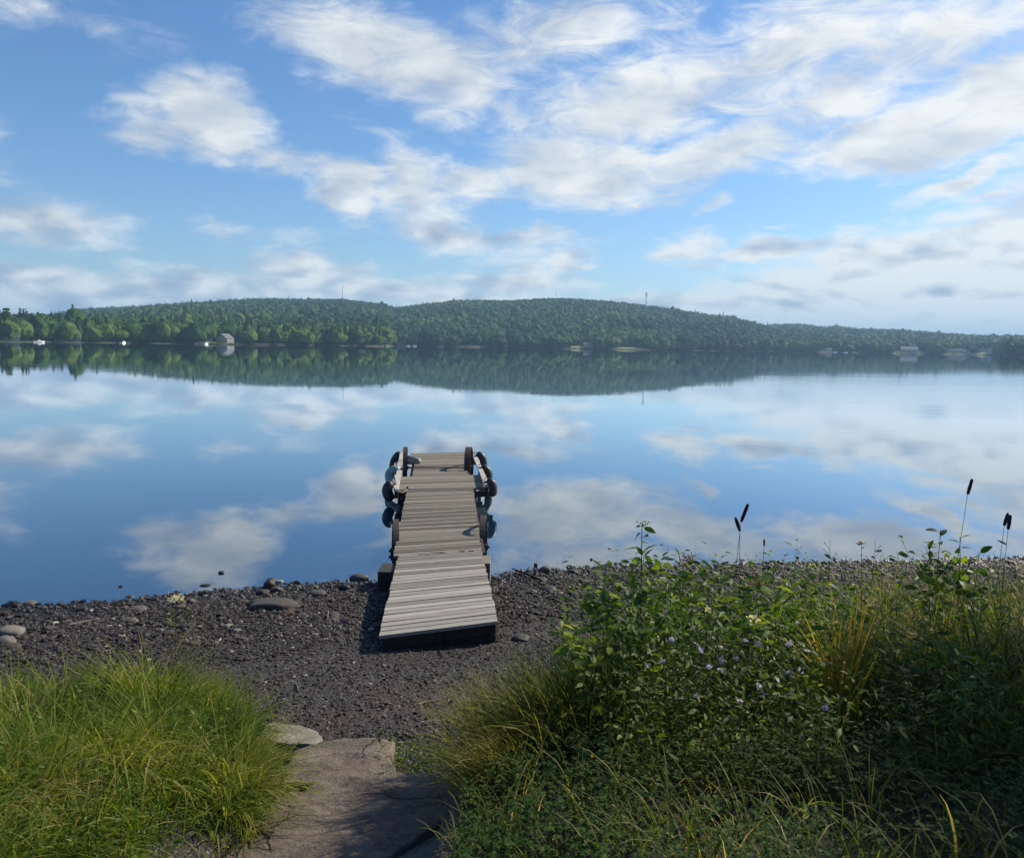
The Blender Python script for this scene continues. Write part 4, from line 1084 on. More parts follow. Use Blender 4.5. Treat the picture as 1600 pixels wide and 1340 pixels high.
# ---- stone slabs of the path
def slab_mat(name, ca, cb, cc):
    m, T, out = base_mat(name)
    pos = T.new('ShaderNodeNewGeometry').outputs['Position']
    mp = T.new('ShaderNodeMapping'); T.put(mp.inputs[0], pos); mp.inputs['Scale'].default_value = (1, 1.6, 3); mp.inputs['Rotation'].default_value = (0,0,.3)
    n = T.noise(mp.outputs[0], 3.2, 9, .68, .4); n2 = T.noise(pos, 34, 7, .72); n3 = T.noise(mp.outputs[0], 1.3, 4, .5)
    wn2 = T.new('ShaderNodeTexNoise'); T.put(wn2.inputs['Vector'], pos); wn2.inputs['Scale'].default_value = 4; wn2.inputs['Detail'].default_value = 6
    wpos = T.vmath('ADD', mp.outputs[0], T.vmath('MULTIPLY', T.vmath('SUBTRACT', wn2.outputs['Color'], (.5,.5,.5)), (.35,.35,.0)))
    vo = T.new('ShaderNodeTexVoronoi', feature='DISTANCE_TO_EDGE'); T.put(vo.inputs['Vector'], wpos); vo.inputs['Scale'].default_value = 1.5
    crack = T.math('MULTIPLY', T.remap(vo.outputs['Distance'], .004, .016, 1, 0), T.remap(n3, .42, .56, 0, 1))
    col = T.ramp(T.math('ADD', T.math('MULTIPLY', n, .6), T.math('MULTIPLY', n2, .4)), [(.34, cc), (.5, cb), (.66, ca)])
    col = T.mixc(T.remap(n3, .52, .72, 0, .45), col, (.055,.05,.035))
    # dark pits and grit
    col = T.mixc(T.remap(T.noise(pos, 75, 3, .6), .66, .74, 0, .8), col, (.02,.018,.016))
    col = T.mixc(T.math('MULTIPLY', crack, .75), col, (.03,.025,.02))
    p = T.new('ShaderNodeBsdfPrincipled'); T.put(p.inputs['Base Color'], col); p.inputs['Roughness'].default_value = .85; p.inputs['Specular IOR Level'].default_value = .3
    b = T.new('ShaderNodeBump'); b.inputs['Strength'].default_value = 1; b.inputs['Distance'].default_value = .034
    lay = T.math('MULTIPLY', T.math('SNAP', n, .07), 1.3)
    T.put(b.inputs['Height'], T.math('SUBTRACT', T.math('ADD', T.math('ADD', n, lay), T.math('MULTIPLY', n2, .38)), T.math('MULTIPLY', crack, .5))); T.put(p.inputs['Normal'], b.outputs[0]); T.put(out.inputs[0], p.outputs[0])
    return m
M['slab'] = slab_mat('grey_brown_slate', (.25,.205,.165), (.15,.12,.096), (.06,.046,.037))
M['slab_pale'] = slab_mat('pale_slate', (.30,.28,.235), (.22,.205,.17), (.13,.115,.095))
def slab(outline, z, th, mat, label, seed, tilt=(0,0), rough=.012):
    P = [pt(a, b, z) for a, b in outline]
    pts = []
    for i in range(len(P)):
        a, b = P[i], P[(i+1) % len(P)]; n = max(2, int((b-a).length/.035))
        for k in range(n):
            p = a.lerp(b, k/n); pts.append((p.x, p.y))
    pts = np.array(pts); c = pts.mean(0)
    ar = 0.5*np.sum(pts[:,0]*np.roll(pts[:,1],-1)-np.roll(pts[:,0],-1)*pts[:,1])
    if ar < 0: pts = pts[::-1]
    d = pts-c; nr = np.linalg.norm(d, axis=1)[:,None]
    pts = pts + d/nr*(.022*vnoise(pts[:,0]*9, pts[:,1]*9, 0, seed)+.012*vnoise(pts[:,0]*30, pts[:,1]*30, 0, seed))[:,None]
    n = len(pts); V = []; F = []
    rings = [(1.0, -th), (1.004, -th*.5), (.998, -.02), (.985, 0)] + [(s, 0) for s in (.93,.86,.78,.69,.6,.5,.4,.3,.2,.1)]
    for (s, dz) in rings:
        q = c + (pts-c)*s
        nz = fbm(q[:,0]*3, q[:,1]*3, 0, 5, seed)*rough*2.2
        if dz == 0 or dz == -.02:
            zz = z + dz + nz + (q[:,0]-c[0])*tilt[0] + (q[:,1]-c[1])*tilt[1]
        else:
            zz = z + dz + (q[:,0]-c[0])*tilt[0] + (q[:,1]-c[1])*tilt[1]
            q = q + (q-c)/np.linalg.norm(q-c, axis=1)[:,None]*(.012*vnoise(q[:,0]*20, q[:,1]*20, dz*40, seed))[:,None]
        V.append(np.stack([q[:,0], q[:,1], zz], 1))
    V = np.concatenate(V); m = len(rings)
    for r_ in range(m-1):
        i = np.arange(n); j = (i+1) % n
        F.append(np.stack([r_*n+i, r_*n+j, (r_+1)*n+j, (r_+1)*n+i], 1))
    V = np.concatenate([V, [[c[0], c[1], V[-n:,2].mean()]]])
    tri = np.stack([(m-1)*n+np.arange(n), (m-1)*n+(np.arange(n)+1) % n, np.full(n, len(V)-1)], 1)
    loc = (c[0], c[1], z-th)
    o = make_mesh('stone_slab', V-np.array(loc), [np.concatenate(F), tri], M[mat], smooth_sh=True, loc=loc)
    return tag(o, label, 'stone slab')
slab([(340,1420),(352,1340),(400,1268),(455,1236),(520,1212),(560,1216),(612,1213),(700,1207),(752,1198),(765,1225),(735,1262),(700,1272),(668,1296),(640,1318),(600,1338),(575,1380),(560,1420)], .90, .16, 'slab', 'largest grey-brown stone slab, the lowest and nearest step of the path', 51, (0,.02), .016)
slab([(455,1175),(500,1158),(540,1152),(600,1155),(616,1161),(614,1174),(603,1181),(613,1197),(622,1216),(570,1222),(500,1224),(440,1222)], .765, .14, 'slab', 'middle brown stone slab with a notched right edge', 52)
slab([(408,1128),(430,1127),(470,1134),(492,1140),(500,1152),(490,1166),(452,1168),(420,1160)], .70, .08, 'slab_pale', 'pale broken slate slab beside the grass above the brown slabs', 53, (.0,-.05), .01)
slab([(600,1350),(640,1322),(672,1300),(706,1279),(717,1288),(708,1340),(700,1420),(590,1420)], .86, .10, 'slab_pale', 'tan stone slab wedged at the bottom right of the path', 54, (.03,0))
slab([(240,1380),(262,1348),(300,1326),(338,1322),(362,1338),(372,1360),(365,1420),(240,1420)], .93, .12, 'slab', 'small rough slab at the bottom left corner of the path', 55)
slab([(330,1300),(352,1284),(376,1290),(372,1318),(350,1330),(332,1322)], .90, .12, 'slab', 'small mossy stone under the grass left of the largest slab', 56)
rock_px(684, 1200, 30, 12, 'dark weathered chunk of wood or stone under the tussock', mat='rock_dark', seed=40, tint=.4)
# corrugated drain pipe
pp = [pt(742,1290,.80), pt(748,1315,.86), pt(756,1345,.9), pt(770,1420,.93)]
P = []
for i in range(3):
    for k in range(16): P.append(pp[i].lerp(pp[i+1], k/16))
PP = []
L_ = 0
for i in range(len(P)-1):
    seg = (P[i+1]-P[i]).length
    for k in range(4): PP.append(P[i].lerp(P[i+1], k/4))
M['pipe'] = solid('black_plastic', (.018,.018,.02), (.012,.012,.013), 20, .45, .1)
dpipe = empty('drain_pipe', pp[0], 0, 'black corrugated plastic drain pipe at the bottom of the path', 'pipe')
b = MB(); b.tube([p-pp[0] for p in PP], [.062+.009*math.sin(i*math.pi*.5) for i in range(len(PP))], 20); b.build('corrugated_wall', M['pipe'], dpipe, True)
slab([(700,1350),(722,1328),(760,1320),(790,1332),(800,1420),(690,1420)], 1.0, .05, 'slab', 'dark thin slab leaning over the drain pipe', 57)

# ================================================================== VEGETATION
def blades(x, y, z, az, L, wd, lean, bend, tint, seg=5, twist=0.3):
    """curved, tapering grass blades; all arguments are arrays of one length"""
    g = np.random.default_rng(len(x)); n = len(x)
    P = np.stack([x, y, z], 1); d2 = np.stack([np.cos(az), np.sin(az)], 1)
    wa = az + math.pi/2 + g.normal(0, twist, n)
    wv = np.stack([np.cos(wa), np.sin(wa), g.normal(0, .25, n)], 1)
    V = np.zeros((n, (seg+1)*2, 3)); prof = [1, 1.05, .95, .75, .45, .06] if seg == 5 else list(np.linspace(1, .06, seg+1))
    az_ = az.copy()
    for k in range(seg+1):
        w_ = (wd*.5*prof[k])[:,None]
        V[:, 2*k] = P-wv*w_; V[:, 2*k+1] = P+wv*w_
        th = lean + bend*((k+.5)/seg)**1.4
        az_ = az_ + g.normal(0, .05, n)
        P = P + (L/seg)[:,None]*np.stack([np.sin(th)*np.cos(az_), np.sin(th)*np.sin(az_), np.cos(th)], 1)
    f = np.array([(2*k, 2*k+1, 2*k+3, 2*k+2) for k in range(seg)])
    F = f[None] + (np.arange(n)*(seg+1)*2)[:,None,None]
    # drier towards the tip
    tt = np.repeat(tint[:,None], (seg+1)*2, 1) + np.repeat(np.linspace(0, .10, seg+1), 2)[None]
    return V.reshape(-1,3), F.reshape(-1,4), np.clip(tt, 0, 1).ravel()
def leaves(P, D, Nn, L, Wd, droop, fold, tint):
    """pointed oval leaves: base point, direction, face normal"""
    n = len(P); D = D/np.linalg.norm(D, axis=1)[:,None]; S = np.cross(D, Nn); S /= np.linalg.norm(S, axis=1)[:,None]+1e-9; U = np.cross(S, D)
    ts = [0, .22, .5, .78, 1.0]; hw = [0, .78, 1.0, .62, 0]
    V = np.zeros((n, 11, 3)); mids = [0, 3, 6, 9, 10]
    # layout: 0 base; (l,m,r) x3 at 1..9 ; 10 tip
    def at(t): return P + D*(L*t)[:,None] - U*(L*droop*t*t)[:,None]
    V[:,0] = at(0); V[:,10] = at(1.0)
    for k in range(3):
        t = ts[k+1]; h = (Wd*.5*hw[k+1])[:,None]; m_ = at(t)
        V[:,1+3*k] = m_ - S*h + U*h*fold; V[:,2+3*k] = m_; V[:,3+3*k] = m_ + S*h + U*h*fold
    tri = [(0,2,1),(0,3,2),(7,8,10),(8,9,10)]; quad = [(1,2,5,4),(2,3,6,5),(4,5,8,7),(5,6,9,8)]
    o = (np.arange(n)*11)[:,None,None]
    return V.reshape(-1,3), (np.array(tri)[None]+o).reshape(-1,3), (np.array(quad)[None]+o).reshape(-1,4), np.repeat(tint, 11)
def build_leafset(name, sets, mat, parent=None, loc=None, kind=None, label=None, cat=None, smooth_sh=True):
    Vs, F3, F4, Ts, off = [], [], [], [], 0
    for (v, f3, f4, t) in sets:
        Vs.append(v); Ts.append(t)
        if f3 is not None: F3.append(f3+off)
        if f4 is not None: F4.append(f4+off)
        off += len(v)
    V = np.concatenate(Vs)
    if loc is not None: V = V-np.array(tuple(loc))
    F = []
    if F3: F.append(np.concatenate(F3))
    if F4: F.append(np.concatenate(F4))
    o = make_mesh(name, V, F, mat, parent, np.concatenate(Ts), smooth_sh, None, loc if parent is None else None)
    return tag(o, label, cat, None, kind)

# ---- the grass mound on the left
g = np.random.default_rng(77)
def scatter(n, x0, x1, y0, y1, test, g):
    x = g.uniform(x0, x1, n); y = g.uniform(y0, y1, n)
    k = test(x, y) & (np.abs(x) < .70*y+1.0) & (y > 1.9)
    return x[k], y[k]
CLEAR = [(1.88,4.2,.26),(1.75,3.9,.22),(1.66,3.65,.16),(.0,4.15,.2),(-.12,3.9,.2)]
def open_ground(x, y):
    k = np.ones(len(x), bool)
    for cx, cy, r_ in CLEAR: k &= ((x-cx)**2+(y-cy)**2) > r_*r_
    return k
def tufts(n, ntuft, x0, x1, y0, y1, test, sig, g, jit=.9):
    tx, ty = scatter(ntuft, x0, x1, y0, y1, test, g)
    k = g.integers(0, len(tx), n); r_ = np.abs(g.normal(0, sig, n)); an = g.uniform(0, 6.283, n)
    x = tx[k]+r_*np.cos(an); y = ty[k]+r_*np.sin(an)
    ok = test(x, y) & open_ground(x, y)
    td = g.uniform(0, 6.283, len(tx))           # each tuft leans its own way
    az = np.arctan2(np.sin(an)+.9*np.sin(td[k]), np.cos(an)+.9*np.cos(td[k])) + g.normal(0, jit*.5, n)
    tl = g.normal(0, 1, len(tx)); tt = g.normal(0, 1, len(tx))
    return x[ok], y[ok], az[ok], r_[ok]/sig, tl[k][ok], tt[k][ok]
x, y, azf, rr0, tl, tt = tufts(35000, 640, -5.6, -1.1, 1.9, 6.15, lambda x, y: in_left(x, y) > -.02 + .12*vnoise(x*3, y*3), .095, g)
n = len(x); cl = fbm(x*1.6, y*1.6, 0, 3, 61)
edge = np.clip(1-in_left(x, y)/.35, 0, 1)
azf = np.where(g.uniform(0, 1, n) < edge*.6, g.normal(-.3, .8, n), azf)
bump_ = np.exp(-((x+2.15)**2+(y-5.35)**2)/.35)
L = (.18+.27*g.uniform(0, 1, n)**1.1)*(1+.26*tl.clip(-1.5, 1.5))*(1+.45*bump_)*np.where(y > 5.2, .82, 1)*np.where(y < 3.2, .85, 1)
wd = g.uniform(.004, .0095, n)*np.where(g.uniform(0, 1, n) < .08, 1.5, 1)
dry = (g.uniform(0, 1, n) < .06)
tint = np.clip(.54+.42*cl+.17*tt+g.normal(0, .16, n)+dry*.42, 0, 1)
lg = blades(x, y, gz(x, y)-.01, azf, L, wd, np.abs(g.normal(.18, .22, n))+.14*rr0+edge*.3, g.uniform(.6, 2.6, n), tint)
build_leafset('grass', [(lg[0], None, lg[1], lg[2])], M['grass'], kind='stuff', label='thick bright green grass hanging over the left side of the path', cat='grass')

# ---- grass and sedge on the right bank
def rdens(x, y): return np.where(y < 3.9, .55, 1)*np.clip(.34 + .62*smooth((x-1.3)/.9)*smooth((y-2.9)/.8) + .5*fbm(x*1.8, y*1.8, 0, 2, 71), .08, 1)
x, y, azf, rr0, tl, tt = tufts(66000, 3200, -.4, 6.6, 1.9, 7.7, lambda x, y: in_right(x, y) > .03 + .1*vnoise(x*3, y*3), .08, g)
k = g.uniform(0, 1, len(x)) < rdens(x, y); x, y, azf, rr0, tl, tt = [q[k] for q in (x, y, azf, rr0, tl, tt)]
k = (y > 3.9) | (g.uniform(0, 1, len(x)) < .55); x, y, azf, rr0, tl, tt = [q[k] for q in (x, y, azf, rr0, tl, tt)]; n = len(x)
cl = fbm(x*1.9, y*1.9, 0, 3, 72)
L = (.19+.42*g.uniform(0, 1, n)**1.2)*(1+.16*tl.clip(-1.5, 1.5))*(.85+.65*smooth((x-1.8)/1.0))*np.where(y < 3.7, .75, 1)
tint = np.clip(.50+.40*cl+.17*tt+g.normal(0, .16, n)+(g.uniform(0, 1, n) < .10)*.42, 0, 1)
rg = blades(x, y, gz(x, y)-.01, azf, L, g.uniform(.0035, .009, n), np.abs(g.normal(.12, .17, n))+.12*rr0, g.uniform(.4, 2.4, n), tint)
build_leafset('grass', [(rg[0], None, rg[1], rg[2])], M['grass_r'], kind='stuff', label='tangled olive green grass on the bank right of the path', cat='grass')

# ---- low leafy ground cover at bottom right, in the shade
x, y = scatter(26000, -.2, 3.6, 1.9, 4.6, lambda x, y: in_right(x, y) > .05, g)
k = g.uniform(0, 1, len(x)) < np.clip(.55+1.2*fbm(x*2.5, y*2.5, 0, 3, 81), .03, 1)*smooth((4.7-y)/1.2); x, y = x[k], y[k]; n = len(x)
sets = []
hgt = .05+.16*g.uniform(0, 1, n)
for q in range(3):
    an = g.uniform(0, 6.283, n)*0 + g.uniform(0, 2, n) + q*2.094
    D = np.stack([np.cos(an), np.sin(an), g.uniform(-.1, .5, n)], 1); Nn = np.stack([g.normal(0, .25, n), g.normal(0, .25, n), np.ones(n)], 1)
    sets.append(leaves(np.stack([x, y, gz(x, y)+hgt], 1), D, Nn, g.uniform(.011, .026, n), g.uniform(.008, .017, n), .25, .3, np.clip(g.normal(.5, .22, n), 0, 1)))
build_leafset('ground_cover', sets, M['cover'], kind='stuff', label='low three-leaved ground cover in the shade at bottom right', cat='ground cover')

# ---- mixed weeds: thin dark stems with small leaves (mass)
def weed_mass(n, test, x0, x1, y0, y1, hlo, hhi, nl, ll, seed, name, label, mat):
    g = np.random.default_rng(seed); x, y = scatter(n, x0, x1, y0, y1, lambda a, b: test(a, b) & open_ground(a, b), g); n = len(x)
    H = g.uniform(hlo, hhi, n)*(1+.25*fbm(x*2, y*2, 0, 2, seed)); z0 = gz(x, y)
    la = g.uniform(0, 6.28, n); ln = np.abs(g.normal(0, .22, n)); tint = g.normal(.5, .18, n).clip(0, 1)
    sets = []
    st = blades(x, y, z0-.01, la, H*1.02, np.full(n, .004), ln*.5, ln, np.full(n, .12), seg=5)
    sets.append((st[0], None, st[1], st[2]))
    st2 = blades(x, y, z0-.01, la+1.57, H*1.02, np.full(n, .004), 0*ln, 0*ln+.01, np.full(n, .12), seg=5)
    for q in range(nl):
        t = .18 + .82*(q+.5)/nl + g.uniform(-.03, .03, n)
        # position along the same arc
        P = np.stack([x, y, z0], 1)
        for s in range(12):
            tt = (s+.5)/12; on = np.clip(t*12-s, 0, 1)
            th = ln*.5 + ln*tt**1.4
            P = P + (H/12*on)[:,None]*np.stack([np.sin(th)*np.cos(la), np.sin(th)*np.sin(la), np.cos(th)], 1)
        an = q*2.4 + g.uniform(0, .8, n); el = g.uniform(-.5, .8, n)
        D = np.stack([np.cos(an)*np.cos(el), np.sin(an)*np.cos(el), np.sin(el)], 1)
        off = g.uniform(0, .06, n)[:,None]
        Nn = np.stack([-np.cos(an)*.4+g.normal(0,.6,n), -np.sin(an)*.4+g.normal(0,.6,n), np.ones(n)*.8], 1)
        l_ = ll*g.uniform(.6, 1.3, n)*(1.15-.5*t)
        sets.append(leaves(P+D*off, D, Nn, l_, l_*g.uniform(.22, .42, n), g.uniform(0, .4, n)[:1].repeat(n), .25, np.clip(tint+g.normal(0, .12, n), 0, 1)))
    build_leafset(name, sets, M[mat], kind='stuff', label=label, cat='weeds')
weed_mass(1300, lambda x, y: (in_right(x, y) > .12) & (x < 2.6) & (y > 3.0) & ((x > .45) | (y > 5.2)), -.2, 2.6, 3.0, 6.6, .22, .66, 17, .05, 91, 'weeds', 'mass of tangled leafy weeds on the bank right of the path', 'weed')
weed_mass(520, lambda x, y: (in_right(x, y) > .15) & (x < 2.3) & (y > 3.9) & ((x > .45) | (y > 5.2)), -.1, 2.5, 3.9, 6.1, .55, 1.05, 16, .085, 95, 'weeds', 'taller bushy weeds with broader leaves on the right bank', 'leaf')
weed_mass(260, lambda x, y: (in_right(x, y) > .1) & (x >= 2.0) & (y > 3.4), 2.0, 4.9, 3.4, 6.8, .45, .95, 15, .075, 96, 'weeds', 'scattered leafy weeds standing in the right-hand grass', 'leaf')
weed_mass(620, lambda x, y: (in_right(x, y) > .05) & (y > 5), .4, 6, 5.0, 7.6, .18, .45, 12, .05, 92, 'weeds', 'sparse low weeds growing into the pebbles on the right', 'weed')
weed_mass(1000, lambda x, y: (in_left(x, y) > .0) & (vnoise(x*1.7, y*1.7, 0, 4) > -.1), -3.6, -1.1, 2.4, 5.6, .22, .46, 13, .036, 93, 'weeds', 'bright leafy weeds mixed into the grass edge on the left', 'leaf')
weed_mass(150, lambda x, y: (x > -.85) & (x < -.38) & (y > 4.35) & (y < 5.15), -.9, -.3, 4.3, 5.2, .06, .17, 10, .034, 94, 'weeds', 'small creeping weeds in the gap beside the middle slab', 'leaf')

# ---- single plants
def herb(name, label, cat, base, tip, nl, ll, lw, mat='leaf', start=.25, opp=False, branches=0, seed=0, stemr=.0035, curve=.06, up=.25, fold=.25, droop=.25, flower=None, group=None, tint=.6, taper=.45, bstart=.4):
    g = np.random.default_rng(seed); base = Vector(base); tip = Vector(tip)
    root = empty(name, base, 0, label, cat, group)
    H = (tip-base).length
    side = Vector((g.normal(), g.normal(), 0)).normalized()*H*curve
    def path(a, b, cv, n=9):
        return [a.lerp(b, t)+cv*math.sin(t*math.pi) for t in np.linspace(0, 1, n)]
    main = path(Vector((0,0,-.03)), tip-base, side)
    stems = [(main, stemr, 0.0)]
    for k in range(branches):
        t = bstart+(.92-bstart)*(k+.5)/branches; i = int(t*8); a = main[i]
        an = k*2.4+g.uniform(0, .6); L = H*(1-t)*g.uniform(.55, .95)+.05
        b_ = a+Vector((math.cos(an)*L*.6, math.sin(an)*L*.6, L*.85)); stems.append((path(a, b_, Vector((math.cos(an), math.sin(an), 0))*L*.1, 6), stemr*.6, .1))
    sb = MB()
    for P_, r_, _ in stems: sb.tube(P_, [r_*(1-.6*i/(len(P_)-1)) for i in range(len(P_))], 6)
    sb.build('stem', M['stem'], root, True)
    Ps, Ds, Ns, Ls, Ws = [], [], [], [], []
    for si, (P_, r_, st_) in enumerate(stems):
        cnt = nl if si == 0 else max(4, int(nl*.45))
        s0 = start if si == 0 else .15
        for q in range(cnt):
            t = s0+(1-s0)*(q+.6)/cnt
            f = t*(len(P_)-1); i = min(int(f), len(P_)-2); p = P_[i].lerp(P_[i+1], f-i)
            for o_ in ((0, math.pi) if opp else (0,)):
                an = (q*1.5708 if opp else q*2.4)+o_+g.normal(0, .2)+seed
                el = up+g.normal(0, .45)+.3*t-.15
                D = Vector((math.cos(an)*math.cos(el), math.sin(an)*math.cos(el), math.sin(el)))
                sc = (1.15-taper*t)*g.uniform(.8, 1.15)*(1 if si == 0 else .75)
                Ps.append(p+D*ll*.08); Ds.append(D); Ns.append((-math.cos(an)*.3+g.normal(0,.5), -math.sin(an)*.3+g.normal(0,.5)-.25, .8)); Ls.append(ll*sc); Ws.append(lw*sc)
    n = len(Ps); Ti = np.clip(tint+g.normal(0, .15, n), 0, 1)
    st = leaves(np.array([tuple(p) for p in Ps]), np.array([tuple(d) for d in Ds]), np.array(Ns), np.array(Ls), np.array(Ws), droop, fold, Ti)
    build_leafset('foliage', [st], M[mat], root)
    if flower: flower(root, [s_[0][-1] for s_ in stems], g)
    return root
def daisy(root, ends, g, R_=.019, mat='violet', npet=16, each=1):
    for e in ends:
        for q in range(each):
            c = e+Vector((g.normal(0, .02), g.normal(0, .02), g.uniform(0, .02)))*(1 if q else 0.2)
            tl = Vector((g.normal(0, .5), g.normal(-.35, .4), 1)).normalized(); a = tl.cross(Vector((1,0,0))).normalized(); b_ = tl.cross(a)
            D = np.array([tuple(a*math.cos(t)+b_*math.sin(t)+tl*.15) for t in np.linspace(0, 6.283, npet, endpoint=False)])
            s = leaves(np.repeat(np.array([tuple(c)]), npet, 0), D, np.repeat(np.array([tuple(tl)]), npet, 0), np.full(npet, R_)*g.uniform(.8, 1.1, npet), np.full(npet, R_*.24), .15, .1, g.uniform(.2, 1, npet))
            build_leafset('flower', [s], M[mat], root)
            k = MB(); k.tube([c-tl*.001, c+tl*.004], [R_*.28, R_*.2], 8, tint=.5); k.build('flower_centre', M['petal_y'], root.children[-1])
def cluster(mat, n, rad, sz, elong=1.0):
    def f(root, ends, g):
        e = ends[0]
        if n <= 8:                          # each bud of a sparse head is a part of its own
            for q in range(n):
                d = Vector((g.normal(), g.normal(), abs(g.normal())+.6)).normalized(); L_ = sz*g.uniform(.8, 1.2)*elong
                k = MB(); k.tube([e, e+d*L_*.35, e+d*L_*.75, e+d*L_], [sz*.08, sz*.26, sz*.22, sz*.03], 7, tint=g.uniform(0, 1)); k.build('bud', M[mat], root, True)
            return
        c = np.array(tuple(e))+g.normal(size=(n, 3))*np.array([rad, rad, rad*.55])
        D = g.normal(size=(n,3)); D[:,2] = np.abs(D[:,2]); 
        s = leaves(c, D, g.normal(size=(n,3)), np.full(n, sz)*g.uniform(.6, 1.2, n)*elong, np.full(n, sz)*.6, .1, .2, g.uniform(0, 1, n)); build_leafset('flower', [s], M[mat], root)
    return f
def upright(px, py, D, pbx=None, drop=None):
    """tip at a pixel and depth D; foot on the ground below, leaning from pixel pbx"""
    t = ptd(px, py, D); bx = t.x if pbx is None else ptd(pbx, py, D).x
    return Vector((bx, t.y, gzf(bx, t.y))), t
def H(px, py, D, label, pbx=None, **k):
    b, t = upright(px, py, D, pbx); return herb(k.pop('name', 'leafy_plant'), label, k.pop('cat', 'plant'), b, t, **k)
H(1003, 820, 4.9, 'tallest broad-leaved plant with budding tip, standing above the waterline', 1006, nl=24, ll=.145, lw=.075, branches=4, seed=1, start=.35, stemr=.006, flower=cluster('weed', 60, .022, .014), tint=.55, curve=.02, taper=.55)
H(1062, 868, 4.8, 'bushy leafy plant just right of the tallest one', 1050, nl=20, ll=.11, lw=.052, branches=5, seed=2, start=.3, tint=.5)
H(1030, 872, 5.1, 'small-leaved sprig between the tallest plant and the bushy one', 1032, nl=18, ll=.10, lw=.045, branches=3, seed=3, tint=.55)
H(1076, 874, 4.9, 'plant topped by a flat dull red flower head', 1070, nl=12, ll=.07, lw=.03, branches=1, seed=4, flower=cluster('petal_r', 130, .028, .013), tint=.45, name='flowering_plant')
H(945, 890, 4.9, 'leafy plant with paired leaves left of the tallest plant', 960, nl=14, ll=.13, lw=.065, branches=3, seed=5, tint=.6, opp=True)
H(898, 975, 4.3, 'bright yellow-green plant at the left edge of the bank', 912, nl=10, ll=.115, lw=.062, branches=2, seed=6, tint=.95, opp=True, start=.55)
H(925, 1010, 4.2, 'broad-leaved plant below the bright yellow-green one', 935, nl=11, ll=.09, lw=.045, branches=2, seed=7, tint=.5)
H(935, 950, 4.8, 'drooping leafy stem behind the yellow-green plant', 950, nl=12, ll=.09, lw=.035, branches=2, seed=8, tint=.45)
H(990, 930, 4.6, 'leafy stem directly below the tallest plant', 995, nl=14, ll=.13, lw=.065, branches=3, seed=9, tint=.5)
H(1100, 925, 4.6, 'slender leafy stem left of the seed-fluff plant', 1095, nl=12, ll=.075, lw=.03, branches=3, seed=10, tint=.5)
H(1108, 955, 4.4, 'cream-flowered stem in the middle of the weeds', 1105, nl=10, ll=.07, lw=.02, seed=11, flower=cluster('petal_w', 16, .014, .022), name='flowering_plant', tint=.45)
H(1178, 968, 4.3, 'taller cream-flowered stem right of the other cream flowers', 1172, nl=10, ll=.08, lw=.022, seed=12, flower=cluster('petal_w', 20, .016, .024), name='flowering_plant', tint=.45)
H(1182, 915, 4.6, 'stem topped by brown seed fluff', 1180, nl=14, ll=.08, lw=.024, branches=2, seed=13, flower=cluster('dryflower', 160, .03, .016), name='flowering_plant', tint=.45)
H(1208, 888, 4.5, 'plant with one big lit green leaf beside the seed fluff', 1200, nl=10, ll=.15, lw=.085, seed=14, tint=.85, start=.6)
H(1130, 905, 5.0, 'dark leafy stalk under the two crossing seed heads', 1128, nl=16, ll=.07, lw=.028, branches=3, seed=15, tint=.35)
H(1225, 945, 4.5, 'grey-green weed between seed fluff and golden grass', 1222, nl=14, ll=.06, lw=.02, branches=4, seed=16, tint=.5, mat='weed')
H(1150, 985, 4.2, 'bushy weed behind the violet asters', 1150, nl=14, ll=.06, lw=.022, branches=5, seed=17, tint=.55, mat='weed')
H(1040, 960, 4.5, 'dark-stemmed leafy weed in front of the pale rocks', 1045, nl=13, ll=.08, lw=.035, branches=4, seed=18, tint=.45)
H(970, 985, 4.3, 'dense leafy weed at the left of the pale rocks', 975, nl=14, ll=.07, lw=.03, branches=4, seed=19, tint=.4)
# young shrub with oval leaves on the right
for k, (px, py, D, sd, lab) in enumerate([(1470, 828, 5.6, 21, 'top-most leafy sprig of the young shrub at right'), (1452, 850, 5.6, 22, 'left sprig of the young shrub, with dark oval leaves'), (1500, 838, 5.5, 23, 'right sprig of the young shrub, pale green leaves'), (1530, 862, 5.4, 24, 'lower right sprig of the young shrub with a long bright leaf'), (1440, 880, 5.7, 25, 'low dark sprig at the left foot of the young shrub')]):
    H(px, py, D, lab, 1480+k*3, nl=17, ll=.115, lw=.062, branches=3, seed=sd, start=.45, tint=.6 if k in (0, 2) else .42, name='shrub_sprig', stemr=.005)
for px, py, D, sd, lab in [(1405, 905, 5.4, 26, 'small plant with two lit leaves left of the young shrub'), (1335, 935, 5.0, 27, 'thin plant with bright leaves above the golden grass'), (1345, 965, 4.6, 28, 'yellow-leaved stem rising out of the golden grass'), (1290, 945, 4.9, 29, 'small lit-leaved weed left of the thin plant')]:
    H(px, py, D, lab, nl=11, ll=.08, lw=.042, branches=2, seed=sd, tint=.85, start=.4)
# bare twiggy stalks against the water
def twiggy(px, py, D, label, seed, pbx=None):
    b_, t = upright(px, py, D, pbx); g = np.random.default_rng(seed); root = empty('bare_stalk', b_, 0, label, 'plant')
    m = MB(); tip = t-b_; main = [Vector((0,0,0)).lerp(tip, s) for s in np.linspace(0, 1, 8)]; m.tube(main, [.003*(1-.6*i/7) for i in range(8)], 5)
    m.build('stem', M['stem'], root); Hh = tip.length
    for k in range(7):
        s = .68+.30*k/7; a = Vector((0,0,0)).lerp(tip, s); an = g.choice([0, math.pi])+g.normal(0, .5); L = g.uniform(.04, .10)
        e = a+Vector((math.cos(an)*L*.7, math.sin(an)*L*.4, L*.7)); q = MB(); q.tube([a, e], [.0016, .001], 4); q.tube([e, e+Vector((0,0,.008))], [.004, .002], 5); q.build('twig', M['seed'], root)
twiggy(1297, 842, 5.3, 'bare forked stalk standing left against the bright water', 31, 1306)
